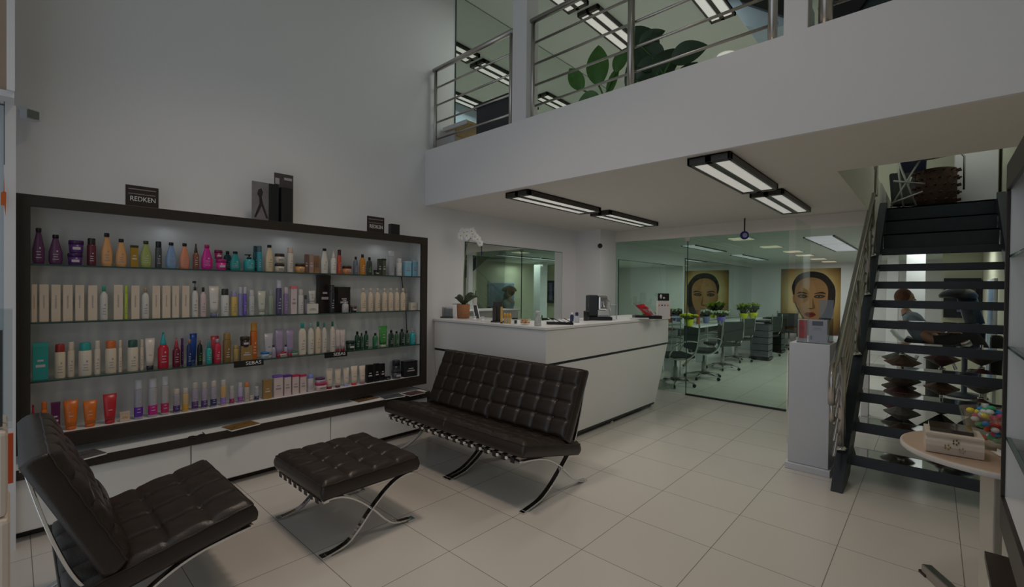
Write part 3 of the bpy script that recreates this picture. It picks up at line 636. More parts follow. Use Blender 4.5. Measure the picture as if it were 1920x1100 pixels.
# ------------------------------------------------------------------ Barcelona style seats
def cushion(nx, ny, L, W, T, name_, parent, mtx, res=12, btn=True):
    # local: x along L (front-back), y along W, top at +z ; mtx maps to world
    b = MB(); NX, NY = nx*res, ny*res
    def hgt(i, j):
        u, v = i/NX, j/NY
        cu = abs(math.sin(PI*u*nx)); cv = abs(math.sin(PI*v*ny))
        inner = (min(u*nx, (1-u)*nx, 1)*min(v*ny, (1-v)*ny, 1))**.3 if 0 < u < 1 and 0 < v < 1 else 0
        pill = (cu**.3)*(cv**.3)*.013 + (cu**.2+cv**.2)*.0025
        edge = min(u*L, (1-u)*L, v*W, (1-v)*W); rnd = .012
        e = -(rnd-math.sqrt(max(0, rnd*rnd-(rnd-edge)**2))) if edge < rnd else 0
        du, dv = (u*nx) % 1, (v*ny) % 1; du = min(du, 1-du); dv = min(dv, 1-dv)
        dim = -.012*math.exp(-((du*L/nx)**2+(dv*W/ny)**2)/.00035) if .5 < u*nx < nx-.5 and .5 < v*ny < ny-.5 else 0
        wr = .0016*math.sin(37*u+21*v+3*math.sin(9*v)) - (.003*math.exp(-(du*L/nx/.006)**2)*(.5 < u*nx < nx-.5) + .003*math.exp(-(dv*W/ny/.006)**2)*(.5 < v*ny < ny-.5))*(1 if edge > .02 else edge/.02)
        return T-.018 + pill*(1 if edge > .02 else edge/.02) + dim + e + wr
    vs = []
    for i in range(NX+1):
        for j in range(NY+1): vs.append(mtx @ Vector((i/NX*L, (j/NY-.5)*W, hgt(i, j))))
    idx = lambda i, j: i*(NY+1)+j
    fs = [(idx(i, j), idx(i+1, j), idx(i+1, j+1), idx(i, j+1)) for i in range(NX) for j in range(NY)]
    b.add(vs, fs, True)
    # sides
    ring = [(i, 0) for i in range(NX)]+[(NX, j) for j in range(NY)]+[(i, NY) for i in range(NX, 0, -1)]+[(0, j) for j in range(NY, 0, -1)]
    lv = []; K = 4; R_ = len(ring)
    for k in range(K+1):
        for i, j in ring:
            z = hgt(i, j)*(1-k/K)+.006*(k/K); bul = .010*math.sin(PI*k/K)
            x_, y_ = i/NX*L, (j/NY-.5)*W
            ox = (-1 if i == 0 else 1 if i == NX else 0)*bul; oy = (-1 if j == 0 else 1 if j == NY else 0)*bul
            lv.append(mtx @ Vector((x_+ox, y_+oy, z)))
    fs = [(k*R_+i, k*R_+(i+1) % R_, (k+1)*R_+(i+1) % R_, (k+1)*R_+i) for k in range(K) for i in range(R_)]
    fs.append(tuple(K*R_+i for i in range(R_)))
    b.add(lv, fs, True)
    o = build(name_, b, LEATHER, parent)
    pp = MB()
    rim = [mtx @ Vector((i/NX*L, (j/NY-.5)*W, hgt(i, j))) for i, j in ring]
    pp.tube(rim+[rim[0]], .0045, 6)
    build('piping', pp, LEATHER, o)
    if btn:
        for i in range(1, nx):
            for j in range(1, ny):
                c = mtx @ Vector((i/nx*L, (j/ny-.5)*W, T-.022-.010)); n = (mtx.to_3x3() @ Vector((0, 0, 1))).normalized()
                build('button', MB().lathe([(.011, 0), (.010, .004), (.004, .006)], c, 10, axis=n), LEATHER, o)
    return o
def bez(p, n=18):
    out = []
    for k in range(n+1):
        t = k/n; out.append(sum((Vector(p[i])*(math.comb(len(p)-1, i)*t**i*(1-t)**(len(p)-1-i)) for i in range(len(p))), Vector((0, 0, 0))))
    return out
def smooth(pts, n=5):
    P_ = [Vector(p) for p in pts]; out = []
    for i in range(len(P_)-1):
        p0, p1, p2, p3 = P_[max(i-1, 0)], P_[i], P_[i+1], P_[min(i+2, len(P_)-1)]
        for k in range(n):
            t = k/n; out.append(.5*((2*p1)+(-p0+p2)*t+(2*p0-5*p1+4*p2-p3)*t*t+(-p0+3*p1-3*p2+p3)*t**3))
    return out+[P_[-1]]
def cushion_matrix(origin, dirx, diry):
    x = Vector(dirx).normalized(); y = Vector(diry).normalized(); z = x.cross(y)
    mm = Matrix((x, y, z)).transposed().to_4x4(); mm.translation = Vector(origin); return mm
def lounge(name, label, cat, loc, s, ys, W, seats, double_mid=False):
    """s=+1 faces +x. local profile: X=0 front foot, rear foot at -0.67*s ... built in world coords"""
    X0, Y0 = loc; t = thing(name, label, cat, (X0, Y0, 0))
    P = lambda f, z, y: (X0+s*f, y, z)      # f measured forward from rear foot
    BW = (.035, .011)
    for y in ys:
        a = smooth([P(f_, z_, y) for f_, z_ in ((-.005, .79), (.035, .62), (.075, .48), (.12, .36), (.18, .265), (.25, .20), (.32, .145), (.41, .08), (.52, .03), (.66, .009))])
        b_ = smooth([P(f_, z_, y) for f_, z_ in ((.69, .330), (.60, .318), (.49, .295), (.39, .253), (.285, .184), (.20, .112), (.125, .055), (.05, .018), (0, .009))])
        for off in ((-.022, .022) if (double_mid and y == ys[1]) else (0,)):
            l = build('leg', MB().tube([Vector(p)+Vector((0, off, 0)) for p in a], 0, rect=BW, up=(0, 1, 0)), CHROME, t, .002)
            build('foot_pad', MB().cbox((a[-1].x, y+off, .006), (.05, .038, .012)), CHROME, l)
            l = build('leg', MB().tube([Vector(p)+Vector((0, off, 0)) for p in b_], 0, rect=BW, up=(0, 1, 0)), CHROME, t, .002)
            build('foot_pad', MB().cbox((b_[-1].x, y+off, .006), (.05, .038, .012)), CHROME, l)
    y0, y1 = min(ys), max(ys)
    for f, z in ((.69, .325), (.16, .225), (.0, .775)):
        build('cross_bar', MB().tube([P(f, z, y0), P(f, z, y1)], 0, rect=(.03, .01), up=(1, 0, 0)), CHROME, t)
    ns = 9*seats
    for k in range(ns):
        y = y0+.06+(y1-y0-.12)*k/(ns-1)
        build('strap', MB().tube([P(.705, .31, y), P(.707, .343, y), P(.66, .345, y), P(.40, .284, y), P(.13, .224, y)], 0, rect=(.034, .004), up=(0, 1, 0)), STRAP, t)
    for k in range(ns):
        y = y0+.075+(y1-y0-.12)*k/(ns-1)
        if k % 1 == 0: build('strap_end', MB().cbox(P(.712, .332, y+.03), (.010, .018, .014)), M('pale_strap_end', (.8, .77, .7), .35), t)
    yc = (y0+y1)/2; full = y1-y0+.06
    for i in range(seats):
        w_ = full/seats; yy = yc-full/2+w_*(i+.5)
        # seat: from rear (f=.10,z=.30) to front (f=.68,z=.335)
        dx = Vector((s*.62, 0, .138)); sm = cushion_matrix(P(.105, .220, yy), dx, (0, s, 0))
        cushion(4, 4 if seats == 1 else 5, .62, w_-.004, .112, 'seat_cushion', t, sm)
        db = Vector((-s*.21, 0, .46)); bm_ = cushion_matrix(P(.155, .35, yy), db, (0, s, 0))
        bm2 = cushion_matrix(P(.155, .36, yy), -db, (0, -s, 0))
        # back: plane leaning; top side faces forward
        x_ = db.normalized(); z_ = Vector((s*.46, 0, .21)).normalized(); y_ = z_.cross(x_)
        mm = Matrix((x_, y_, z_)).transposed().to_4x4(); mm.translation = Vector(P(.185, .335, yy)); cushion(4, 5, .50, w_-.004, .115, 'back_cushion', t, mm)
    return t
lounge('leather_armchair', 'black leather lounge chair on crossed chrome legs, front left', 'chair', (.03, 2.58), 1, (2.24, 2.92), .74, 1)
lounge('leather_sofa', 'black tufted leather two-seat sofa with chrome legs before the white counter', 'sofa', (2.83, 2.61), -1, (1.875, 2.61, 3.356), 1.5, 2, True)
# ottoman
o = thing('leather_ottoman', 'brown black tufted leather footstool on crossed chrome legs', 'ottoman', (1.36, 2.6, 0))
for y in (2.31, 2.89):
    for s in (1, -1):
        X = lambda f: 1.36+s*f
        a = smooth([(X(f_), y, z_) for f_, z_ in ((-.275, .290), (-.235, .296), (-.16, .282), (-.08, .236), (.012, .156), (.085, .078), (.155, .028), (.262, .009))])
        l = build('leg', MB().tube([Vector(p)+Vector((0, .006*s, 0)) for p in a], 0, rect=(.011+.024, .011), up=(0, 1, 0)), CHROME, o, .002)
        build('foot_pad', MB().cbox((a[-1].x, y, .006), (.05, .045, .012)), CHROME, l)
for x in (1.10, 1.62): build('cross_bar', MB().tube([(x, 2.30, .288), (x, 2.90, .288)], 0, rect=(.03, .01), up=(1, 0, 0)), CHROME, o)
for k in range(8):
    y = 2.36+.48*k/7
    build('strap', MB().tube([(1.077, y, .272), (1.075, y, .300), (1.12, y, .306), (1.36, y, .292), (1.60, y, .306), (1.645, y, .300), (1.643, y, .272)], 0, rect=(.034, .004), up=(0, 1, 0)), STRAP, o)
cushion(4, 4, .58, .62, .11, 'seat_cushion', o, cushion_matrix((1.070, 2.585, .304), (1, 0, 0), (0, 1, 0)))

# ------------------------------------------------------------------ reception counter
c = thing('reception_counter', 'long white L-shaped reception counter with a thin black groove', 'counter', (3.6, 2.9, 0))
XA, XB, YF = 3.06, 5.50, 2.415
up = MB().prism([(XA, 3.94, .765), (XA, YF, .765), (XB-.01, YF, .765), (XB-.01, YF+.55, .765), (XA+.55, YF+.55, .765), (XA+.55, 3.94, .765)], (0, 0, .285))
build('upper_panel', up, WHITE, c, .003)
build('worktop', MB().prism([(XA-.012, 3.945, 1.052), (XA-.012, YF-.012, 1.052), (XB+.03, YF-.012, 1.052), (XB+.03, YF+.56, 1.052), (XA+.56, YF+.56, 1.052), (XA+.56, 3.945, 1.052)], (0, 0, .028)), WHITE, c, .006)
build('groove', MB().prism([(XA+.012, 3.94, .742), (XA+.012, YF+.012, .742), (XB-.03, YF+.012, .742), (XB-.03, YF+.5, .742), (XA+.5, YF+.5, .742), (XA+.5, 3.94, .742)], (0, 0, .022)), BLACK, c)
lo = MB()
top_ = [(XA+.004, 3.94), (XA+.004, YF+.004), (XB-.02, YF+.004), (XB-.02, YF+.5), (XA+.5, YF+.5), (XA+.5, 3.94)]
bot_ = [(XA+.07, 3.94), (XA+.07, YF+.05), (XB-.24, YF+.05), (XB-.24, YF+.5), (XA+.5, YF+.5), (XA+.5, 3.94)]
lo.add([(x, y, .74) for x, y in top_]+[(x, y, .06) for x, y in bot_], [tuple(range(6)), tuple(reversed(range(6, 12)))]+[(i, (i+1) % 6, (i+1) % 6+6, i+6) for i in range(6)])
build('lower_panel', lo, WHITE, c, .003)
build('plinth', MB().box(XA+.16, XB-.40, YF+.14, YF+.45, 0, .06).box(XA+.16, XA+.46, YF+.14, 3.93, 0, .06), BLACK, c)
build('bottom_rail', MB().box(XA+.08, XB-.26, YF+.055, YF+.085, .035, .06), BLACK, c)
for x in (4.30, 5.20): build('foot', MB().lathe([(.022, 0), (.022, .012), (.014, .016), (.014, .06)], (x, YF+.09, 0), 12), CHROME, c)

# ---- counter items
def cp(px, py): return at(px, py, 'z', 1.0815)
CT = 1.0815
def ctr(px, d): # point on counter seen at column px, at distance x=d
    q = at(px, 545, 'x', d); return q.x, q.y
# orchid
x, y = ctr(869, 3.30)
t = thing('orchid_plant', 'white orchid in a brown wicker pot on the counter', 'plant', (x, y, CT))
build('pot', MB().lathe([(.060, CT), (.066, CT+.002), (.072, CT+.15), (.062, CT+.15), (.06, CT+.13)], (x, y, 0), 20), M('wicker', col(86, 58, 40, .7), .7, noise=.3, scale=60, bump=.6, bscale=80), t)
build('soil', MB().lathe([(.06, CT+.125), (.06, CT+.14)], (x, y, 0), 16), M('moss', (.06, .035, .025), .9), t)
GST = M('green_stem', (.13, .17, .06), .5)
OL = (.70, -.71)   # image-left-to-right direction in plan
def off(x, y, a, z, b=0): return (x+.676*a+.736*b, y-.736*a+.676*b, z)
TO = at(878, 440, 'x', x).z
ste = [off(x, y, 0, CT+.14), off(x, y, -.006, CT+.35), off(x, y, .004, TO-.1), off(x, y, .02, TO-.02), off(x, y, .07, TO+.02), off(x, y, .13, TO-.02), off(x, y, .16, TO-.10)]
build('stem', MB().tube(bez(ste, 20), .0035, 6), GST, t)
build('stem', MB().tube([off(x, y, .01, CT+.14, .02), off(x, y, .005, CT+.5, .02), off(x, y, .03, TO-.06, .02)], .003, 6), GST, t)
PET = M('white_petal', (.9, .89, .89), .5)
for k, (a, dz, r) in enumerate(((-.035, .0, .036), (.0, .035, .036), (.03, -.0, .036), (.06, .035, .036), (.095, .02, .036), (.12, -.01, .034), (.15, -.035, .030), (.035, .045, .034), (.085, .05, .034), (-.02, .05, .03), (.175, -.075, .026))):
    c0 = off(x, y, a, TO+dz-.01, -.01-.004*(k % 3)); b = MB()
    for j in range(5):
        an = 2*PI*j/5+.3*k
        ce = Vector(c0)+Vector((.676*math.cos(an)*r*.55, -.736*math.cos(an)*r*.55, math.sin(an)*r*.55))
        b.sphere(ce, r*.92, 10, 6, (.8, .8, .95))
    f = build('flower', b, PET, t)
    build('flower_centre', MB().sphere(Vector(c0)+Vector((-.01, -.01, 0))*1.6, .007, 8, 5), M('yellow_pollen', (.7, .5, .05), .5), f)
LF = M('orchid_leaf', (.05, .07, .03), .35)
for a, b_, z_ in ((.16, 0, .12), (-.10, .03, .10), (.12, -.06, .16), (-.06, -.05, .13)):
    p0 = Vector(off(x, y, 0, CT+.14)); p1 = Vector(off(x, y, a*.5, CT+.14+z_, b_*.5)); p2 = Vector(off(x, y, a, CT+.14+z_*.75, b_))
    pts = bez([p0, p1, p2], 8); bb = MB()
    bb.tube(pts, [.006, .014, .02, .024, .024, .021, .016, .01, .003], 8); l = build('leaf', bb, LF, t)
build('wire_loop', MB().tube([off(x, y, -.12, CT+.150, 0), off(x, y, -.03, CT+.154, 0)], .003, 6), BLACK, t)

def plain(name, label, cat, parts, loc):
    t = thing(name, label, cat, loc)
    for n_, b, m_ in parts: build(n_, b, m_, t)
    return t
x, y = ctr(835, 3.20)
plain('acrylic_leaflet_stand', 'clear leaflet holder with white cards at the wall end of the counter', 'leaflet stand', [
 ('holder', MB().cbox(off(x, y, 0, CT+.006), (.17, .05, .012), -.83), BLACK), ('card', MB().cbox(off(x, y, -.03, CT+.06, .012), (.08, .004, .10), -.83), M('grey_card', (.45, .45, .47), .4, noise=.4, scale=30)),
 ('card', MB().cbox(off(x, y, .045, CT+.055, .012), (.075, .004, .09), -.83), M('grey_card', (.45, .45, .47), .4)), ('panel', MB().cbox(off(x, y, 0, CT+.065, -.006), (.17, .002, .11), -.83), CLEAR)], (x, y, CT))
x, y = ctr(892, 3.26)
plain('desk_photo', 'small white picture frame leaning beside the orchid pot', 'picture frame', [
 ('frame', MB().tube([off(x, y, -.03, CT+.15), off(x, y, -.005, CT+.01), off(x, y, .045, CT+.01, .01), off(x, y, .012, CT+.15, .01), off(x, y, -.03, CT+.15)], .005, 6), WHITE),
 ('picture', MB().add([off(x, y, -.03, CT+.15), off(x, y, -.005, CT+.01), off(x, y, .045, CT+.01, .01), off(x, y, .012, CT+.15, .01), off(x, y, -.03, CT+.15, .004), off(x, y, -.005, CT+.01, .004), off(x, y, .045, CT+.01, .014), off(x, y, .012, CT+.15, .014)], [(0, 1, 2, 3), (7, 6, 5, 4), (0, 4, 5, 1), (1, 5, 6, 2), (2, 6, 7, 3), (3, 7, 4, 0)]), M('dark_picture', (.06, .06, .07), .3, noise=.5, scale=30))], (x, y, CT))
for px_, lab in ((890, 'small white pot in front of the picture frame, left one'), (905, 'small white pot in front of the picture frame, right one')):
    x, y = ctr(px_, 3.12)
    plain('cosmetic_pot', lab, 'jar', [('body', MB().lathe([(.015, CT), (.018, CT+.002), (.018, CT+.032)], (x, y, 0), 14), WHITE), ('lid', MB().lathe([(.019, CT+.033), (.019, CT+.046)], (x, y, 0), 14), GREYW)], (x, y, CT))
x, y = ctr(933, 3.16)
plain('speckled_display_box', 'black speckled display stand holding gold tubes on the counter', 'display stand', [
 ('base', MB().cbox(off(x, y, 0, CT+.006), (.12, .09, .012), -.83), BLACK), ('back_board', MB().cbox(off(x, y, .0, CT+.10, .03), (.085, .006, .19), -.83), M('speckled_black', (.03, .022, .018), .3, noise=.95, scale=90)),
 ('side_block', MB().cbox(off(x, y, -.028, CT+.08, .0), (.035, .05, .13), -.83), M('speckled_black', (.03, .022, .018), .3))], (x, y, CT))
GOLD = M('gold_plastic', col(110, 84, 40), .3, .3, noise=.1)
x, y = ctr(941, 3.09)
plain('gold_tube', 'tall gold tube box in the speckled stand', 'box', [('body', MB().cbox(off(x, y, 0, CT+.083), (.020, .02, .14), -.83), GOLD), ('base', MB().cbox(off(x, y, 0, CT+.0065), (.022, .022, .012), -.83), BLACK)], (x, y, CT))
for k, px_ in enumerate((947, 952, 957)):
    x, y = ctr(px_, 3.12)
    plain('gold_ampoule', 'small gold topped bottle beside the speckled stand, %s of three' % ('left', 'middle', 'right')[k], 'bottle', [('body', MB().lathe([(.012, CT), (.012, CT+.05), (.009, CT+.055)], (x, y, 0), 12), M('pale_gold', (.55, .42, .22), .3)), ('cap', MB().lathe([(.010, CT+.056), (.012, CT+.06), (.012, CT+.085), (.006, CT+.095)], (x, y, 0), 12), GOLD)], (x, y, CT))
x, y = ctr(966, 3.11)
plain('label_box', 'small white box with a black emblem on the counter', 'box', [('body', MB().cbox(off(x, y, 0, CT+.022), (.05, .04, .044), -.83), WHITE), ('emblem', MB().cbox(off(x, y, .006, CT+.022, -.021), (.022, .002, .03), -.83), BLACK), ('lid', MB().cbox(off(x, y, 0, CT+.05, .0), (.05, .04, .011), -.83), BLACK)], (x, y, CT))
x, y = ctr(985, 3.12)
t = thing('glass_bowl', 'clear glass bowl of orange wrapped sweets on the counter', 'bowl', (x, y, CT))
build('bowl', MB().lathe([(.025, CT), (.040, CT+.01), (.055, CT+.055), (.053, CT+.055), (.036, CT+.012)], (x, y, 0), 20), glass('jar_glass', (.98, .985, .98), .012), t)
for k in range(22):
    an = k*2.4; r = .009*math.sqrt(k)*.9
    s = build('sweet', MB().sphere((x+r*math.cos(an), y+r*math.sin(an), CT+.022+.018*(k % 2)), .010, 8, 5, (1.2, .9, .8)), MC(*((118, 74, 24), (118, 92, 40), (108, 48, 20))[k % 3]), None, org=(x+r*math.cos(an), y+r*math.sin(an), CT+.02))
    s.name = 'wrapped_sweet'; tag(s, 'orange or yellow wrapped sweet in the glass bowl', 'sweet', 'sweets in the glass bowl on the counter')
x, y = ctr(1009, 3.12)
plain('perfume_bottle', 'patterned clear decanter with stopper next to the sweets bowl', 'bottle', [('body', MB().lathe([(.03, CT), (.032, CT+.004), (.028, CT+.06), (.010, CT+.085), (.010, CT+.095)], (x, y, 0), 16), M('frosted_print', (.45, .46, .47), .25, noise=.35, scale=60)), ('stopper', MB().lathe([(.012, CT+.096), (.022, CT+.115), (.020, CT+.13)], (x, y, 0), 14), GREYW)], (x, y, CT))
x, y = ctr(1050, 3.42)
plain('card_tray', 'black tray of fanned dark and white leaflets on the counter corner', 'tray', [('tray', MB().cbox(off(x, y, 0, CT+.01), (.24, .10, .02), -.83), BLACK)] +
 [('leaflet', MB().cbox(off(x, y, -.07+.05*k, CT+.035, -.01*k), (.09, .06, .006), -.83, .45), (GREYW, BLACK)[k % 2]) for k in range(4)], (x, y, CT))
x, y = ctr(1082, 3.75)
plain('spray_bottle', 'small clear bottle with navy top near the coffee machine', 'bottle', [('body', MB().lathe([(.025, CT), (.027, CT+.004), (.025, CT+.05), (.012, CT+.065)], (x, y, 0), 14), M('frosted_bottle', (.5, .52, .56), .3)), ('cap', MB().lathe([(.016, CT+.066), (.016, CT+.09), (.008, CT+.10)], (x, y, 0), 12), M('navy_cap', (.02, .03, .10), .3))], (x, y, CT))
x, y = ctr(1073, 3.8)
plain('spray_bottle', 'small blue bottle left of the clear one', 'bottle', [('body', MB().lathe([(.016, CT), (.018, CT+.003), (.018, CT+.06), (.008, CT+.07)], (x, y, 0), 14), M('navy_cap', (.02, .03, .10), .3)), ('cap', MB().lathe([(.010, CT+.071), (.010, CT+.09)], (x, y, 0), 12), WHITE)], (x, y, CT))
# coffee machine
x, y = ctr(1120, 4.25)
t = thing('coffee_machine', 'black and chrome espresso machine on the counter', 'coffee machine', (x, y, CT))
build('body', MB().cbox(off(x, y, -.05, CT+.15, .04), (.11, .16, .23), -.83), M('dark_grey_plastic', (.035, .04, .045), .3), t, .012)
build('base', MB().cbox(off(x, y, .02, CT+.018, .0), (.25, .20, .034), -.83), BLACK, t, .006)
build('front_panel', MB().cbox(off(x, y, .055, CT+.18, .03), (.10, .15, .16), -.83), CHROME, t, .02)
build('spout', MB().tube([off(x, y, .04, CT+.19, -.06), off(x, y, .05, CT+.20, -.09), off(x, y, .055, CT+.14, -.09)], .012, 8), CHROME, t)
build('lever', MB().tube([off(x, y, .09, CT+.23, -.04), off(x, y, .12, CT+.19, -.07), off(x, y, .125, CT+.10, -.07)], .007, 8), CHROME, t)
build('drip_tray', MB().cbox(off(x, y, .05, CT+.045, -.05), (.12, .08, .015), -.83), CHROME, t)
x, y = ctr(1100, 4.05)
plain('black_canister', 'small black canister before the coffee machine', 'canister', [('body', MB().lathe([(.03, CT), (.03, CT+.09)], (x, y, 0), 16), BLACK), ('lid', MB().lathe([(.031, CT+.091), (.031, CT+.10)], (x, y, 0), 16), M('dark_grey_plastic', (.035, .04, .045), .3))], (x, y, CT))
x, y = ctr(1152, 4.45)
plain('perspex_divider', 'thin white upright frame beside the coffee machine', 'frame', [('frame', MB().tube([off(x, y, -.045, CT+.005), off(x, y, -.045, CT+.16), off(x, y, .03, CT+.16), off(x, y, .03, CT+.005)], .006, 6), GREYW), ('pane', MB().cbox(off(x, y, -.008, CT+.08, .002), (.07, .002, .15), -.83), CLEAR)], (x, y, CT))
# red leaflet rack
x, y = ctr(1212, 4.85)
t = thing('leaflet_rack', 'black tray with slanted clear and red leaflets on the counter end', 'leaflet rack', (x, y, CT))
build('tray', MB().cbox(off(x, y, .01, CT+.02), (.30, .13, .036), -.83), BLACK, t)
for k in range(4):
    build('leaflet', MB().prism([off(x, y, -.16+.035*k, CT+.17-.02*k, 0), off(x, y, -.02+.03*k, CT+.035, 0), off(x, y, .03+.03*k, CT+.045, 0), off(x, y, -.06+.035*k, CT+.20-.03*k, 0)], (.736*.01, .676*.01, 0)), (CLEAR, M('red_leaflet', col(110, 30, 34), .4, noise=.3, scale=40), M('red_leaflet', col(110, 30, 34), .4), GREYW)[k], t)
build('white_base', MB().cbox(off(x, y, -.10, CT+.008, -.08), (.20, .06, .014), -.83), GREYW, t)
x, y = ctr(1244, 5.15)
t = thing('price_card', 'upright card with a black and white emblem and small coloured dots', 'card', (x, y, CT))
build('card', MB().cbox(off(x, y, 0, CT+.10), (.145, .05, .20), -.83), M('pale_card', (.62, .58, .58), .5), t)
build('emblem_panel', MB().cbox(off(x, y, 0, CT+.245, 0), (.13, .01, .085), -.83), BLACK, t)
build('emblem', MB().sphere(off(x, y, -.03, CT+.25, -.008), .022, 10, 6, (1, .5, 1.2)).sphere(off(x, y, .005, CT+.235, -.008), .012, 10, 6), M('pale_ink2', (.6, .55, .62), .5), t)
for k, c_ in enumerate(((118, 60, 50), (24, 24, 24), (70, 36, 26), (110, 56, 26))):
    build('dot', MB().cbox(off(x, y, -.055+.033*k, CT+.15, -.027), (.014, .003, .014), -.83), MC(*c_), t)
# dome camera on the pilaster corner
t = thing('security_camera', 'small black dome camera on the pilaster corner near the ceiling', 'camera', (5.69, 3.50, 2.12))
build('dome', MB().sphere((5.66, 3.51, 2.03), .035, 14, 10), BLACK, t)
build('mount', MB().tube([(5.70, 3.535, 2.03), (5.66, 3.51, 2.03)], .02, 10), GREYW, t)
# white sensor on left wall
t = thing('motion_sensor', 'small white box sensor on a bracket high on the left wall', 'sensor', (.065, 3.95, 2.39))
build('housing', MB().cbox((.07, 3.88, 2.385), (.07, .06, .07), .5), GREYW, t, .006)
build('lens', MB().cbox((.082, 3.846, 2.38), (.05, .006, .045), .5), M('grey_green_lens', (.16, .19, .17), .3), t)
build('bracket', MB().tube([(.03, 3.95, 2.42), (.06, 3.90, 2.40)], .008, 8), GREYW, t)

# ------------------------------------------------------------------ ceiling lamps
def lamp(x, y, z, L, W, label, group, dz=.05):
    t = thing('tube_ceiling_lamp', label, 'ceiling lamp', (x, y, z), group)
    e = .02
    b = MB().box(x-L/2, x+L/2, y-W/2, y-W/2+e, z-dz, z-.002).box(x-L/2, x+L/2, y+W/2-e, y+W/2, z-dz, z-.002).box(x-L/2, x+L/2, y-.022, y+.022, z-dz, z-.002)
    b.box(x-L/2, x-L/2+.05, y-W/2, y+W/2, z-dz, z-.002).box(x+L/2-.05, x+L/2, y-W/2, y+W/2, z-dz, z-.002).box(x-L/2, x+L/2, y-W/2, y+W/2, z-.014, z-.002)
    build('housing', b, LAMPH, t, .004)
    for s in (-1, 1):
        yc = y+s*(W/4)
        build('tube', MB().box(x-L/2+.055, x+L/2-.055, yc-W/4+.032, yc+W/4-.024, z-dz+.006, z-.016), TUBE, t)
G = 'dark framed twin tube lamps under the mezzanine'
lamp(3.60, 1.075, CZ, 1.19, .27, 'dark framed twin tube lamp under the mezzanine, nearest on the right', G)
lamp(4.97, 1.075, CZ, 1.19, .26, 'dark framed twin tube lamp under the mezzanine, farther on the right', G)
lamp(3.62, 2.74, CZ, 1.19, .27, 'dark framed twin tube lamp under the mezzanine, nearest on the left', G)
lamp(4.97, 2.72, CZ, 1.19, .25, 'dark framed twin tube lamp under the mezzanine, farther on the left', G)
G = 'twin tube lamps on the upper floor ceiling'
for x, y, l in ((3.85, 3.05, 'over the upper railing at the left column'), (5.05, 3.0, 'above the tall leafy plants'), (5.15, 1.88, 'right of the tall plants, near the top edge'), (6.5, 3.0, 'far back on the upper ceiling')):
    lamp(x, y, TOP, 1.1, .28, 'dark framed twin tube lamp '+l, G)
for k, (p, l) in enumerate((((1362, 103), 'right of the leafy plant'), ((1410, 130), 'low behind the railing'))):
    q = at(*p, 'z', TOP); t = thing('round_downlight', 'round flush downlight on the upper ceiling '+l, 'ceiling lamp', (q.x, q.y, TOP), 'upper round downlights')
    build('disc', MB().lathe([(.12, TOP-.002), (.12, TOP-.008), (.02, TOP-.010)], (q.x, q.y, 0), 24), TUBE, t)
for k, p in enumerate(((1390, 447), (1446, 462), (1487, 471), (1509, 478), (1535, 485), (1555, 490))):
    q = at(*p, 'z', 2.12); t = thing('square_downlight', 'warm flush ceiling downlight in the back room, %s' % ('nearest of the row', 'second from the front', 'third from the front', 'fourth from the front', 'fifth from the front', 'farthest of the row')[k], 'ceiling lamp', (q.x, q.y, 2.12), 'warm downlights along the back room ceiling')
    build('diffuser', MB().box(q.x-.13, q.x+.13, q.y-.13, q.y+.13, 2.108, 2.1185), DOWN, t); build('rim', MB().box(q.x-.15, q.x+.15, q.y-.15, q.y-.131, 2.112, 2.119).box(q.x-.15, q.x+.15, q.y+.131, q.y+.15, 2.112, 2.119), GREYW, t)
for k, (x0, x1, y0, y1) in enumerate(((7.0, 8.1, .95, 1.25), (8.2, 9.6, .95, 1.25), (7.2, 8.6, 2.75, 2.95), (9.6, 11.4, 2.75, 2.95))):
    t = thing('recessed_panel_lamp', 'recessed bluish fluorescent panel in the back room ceiling, %s' % ('near right', 'far right', 'near left', 'far left')[k], 'ceiling lamp', ((x0+x1)/2, (y0+y1)/2, 2.12), 'recessed panels in the back room')
    build('diffuser', MB().box(x0, x1, y0, y1, 2.110, 2.1185), M('cool_panel_glow', (.86, .92, 1), .4, emit=1.0, noise=0), t)
    build('rim', MB().box(x0-.02, x1+.02, y0-.02, y0-.001, 2.104, 2.119).box(x0-.02, x1+.02, y1+.001, y1+.02, 2.104, 2.119), LAMPH, t)
t = thing('hanging_emblem', 'small round blue emblem hanging on a thin rod from the ceiling', 'sign', (5.9, 1.67, CZ))
build('rod', MB().tube([(5.9, 1.672, CZ), (5.9, 1.672, 2.11)], .008, 8), BLACK, t)
build('disc', MB().lathe([(.05, -.008), (.05, .008)], (5.9, 1.672, 2.07), 20, axis=(.736, .676, 0)), M('blue_disc', (.02, .02, .16), .3), t)
build('disc_centre', MB().lathe([(.028, -.012), (.028, .011)], (5.9, 1.672, 2.07), 16, axis=(.736, .676, 0)), M('lilac_disc', (.3, .28, .5), .3), t)

# ------------------------------------------------------------------ railing on the mezzanine
RX = 3.02
def railing(name, label, y0, y1, posts, group=None):
    t = thing(name, label, 'railing', (RX, (y0+y1)/2, MZ+.01))
    for y, r in posts: 
        p = build('post', MB().tube([(RX, y, MZ+.01), (RX, y, 3.70)], r, 12), STEEL, t)
        build('base_flange', MB().lathe([(r*2, MZ+.0105), (r*2, MZ+.018)], (RX, y, 0), 14), STEEL, p)
    build('handrail', MB().tube([(RX, y0, 3.70), (RX, y1, 3.70)], .024, 12), STEEL, t)
    for z in (3.53, 3.345, 3.163, 2.985): build('rail', MB().tube([(RX+.035, y0, z), (RX+.035, y1, z)], .010, 8), STEEL, t)
    return t
railing('balcony_railing', 'steel tube railing section on the mezzanine between the wall and the slim column', 2.79, 3.93, ((3.90, .018), (2.815, .018)))
railing('balcony_railing', 'long steel tube railing section on the mezzanine in front of the plants', .70, 2.58, ((2.56, .018), (1.635, .026), (.72, .026)))
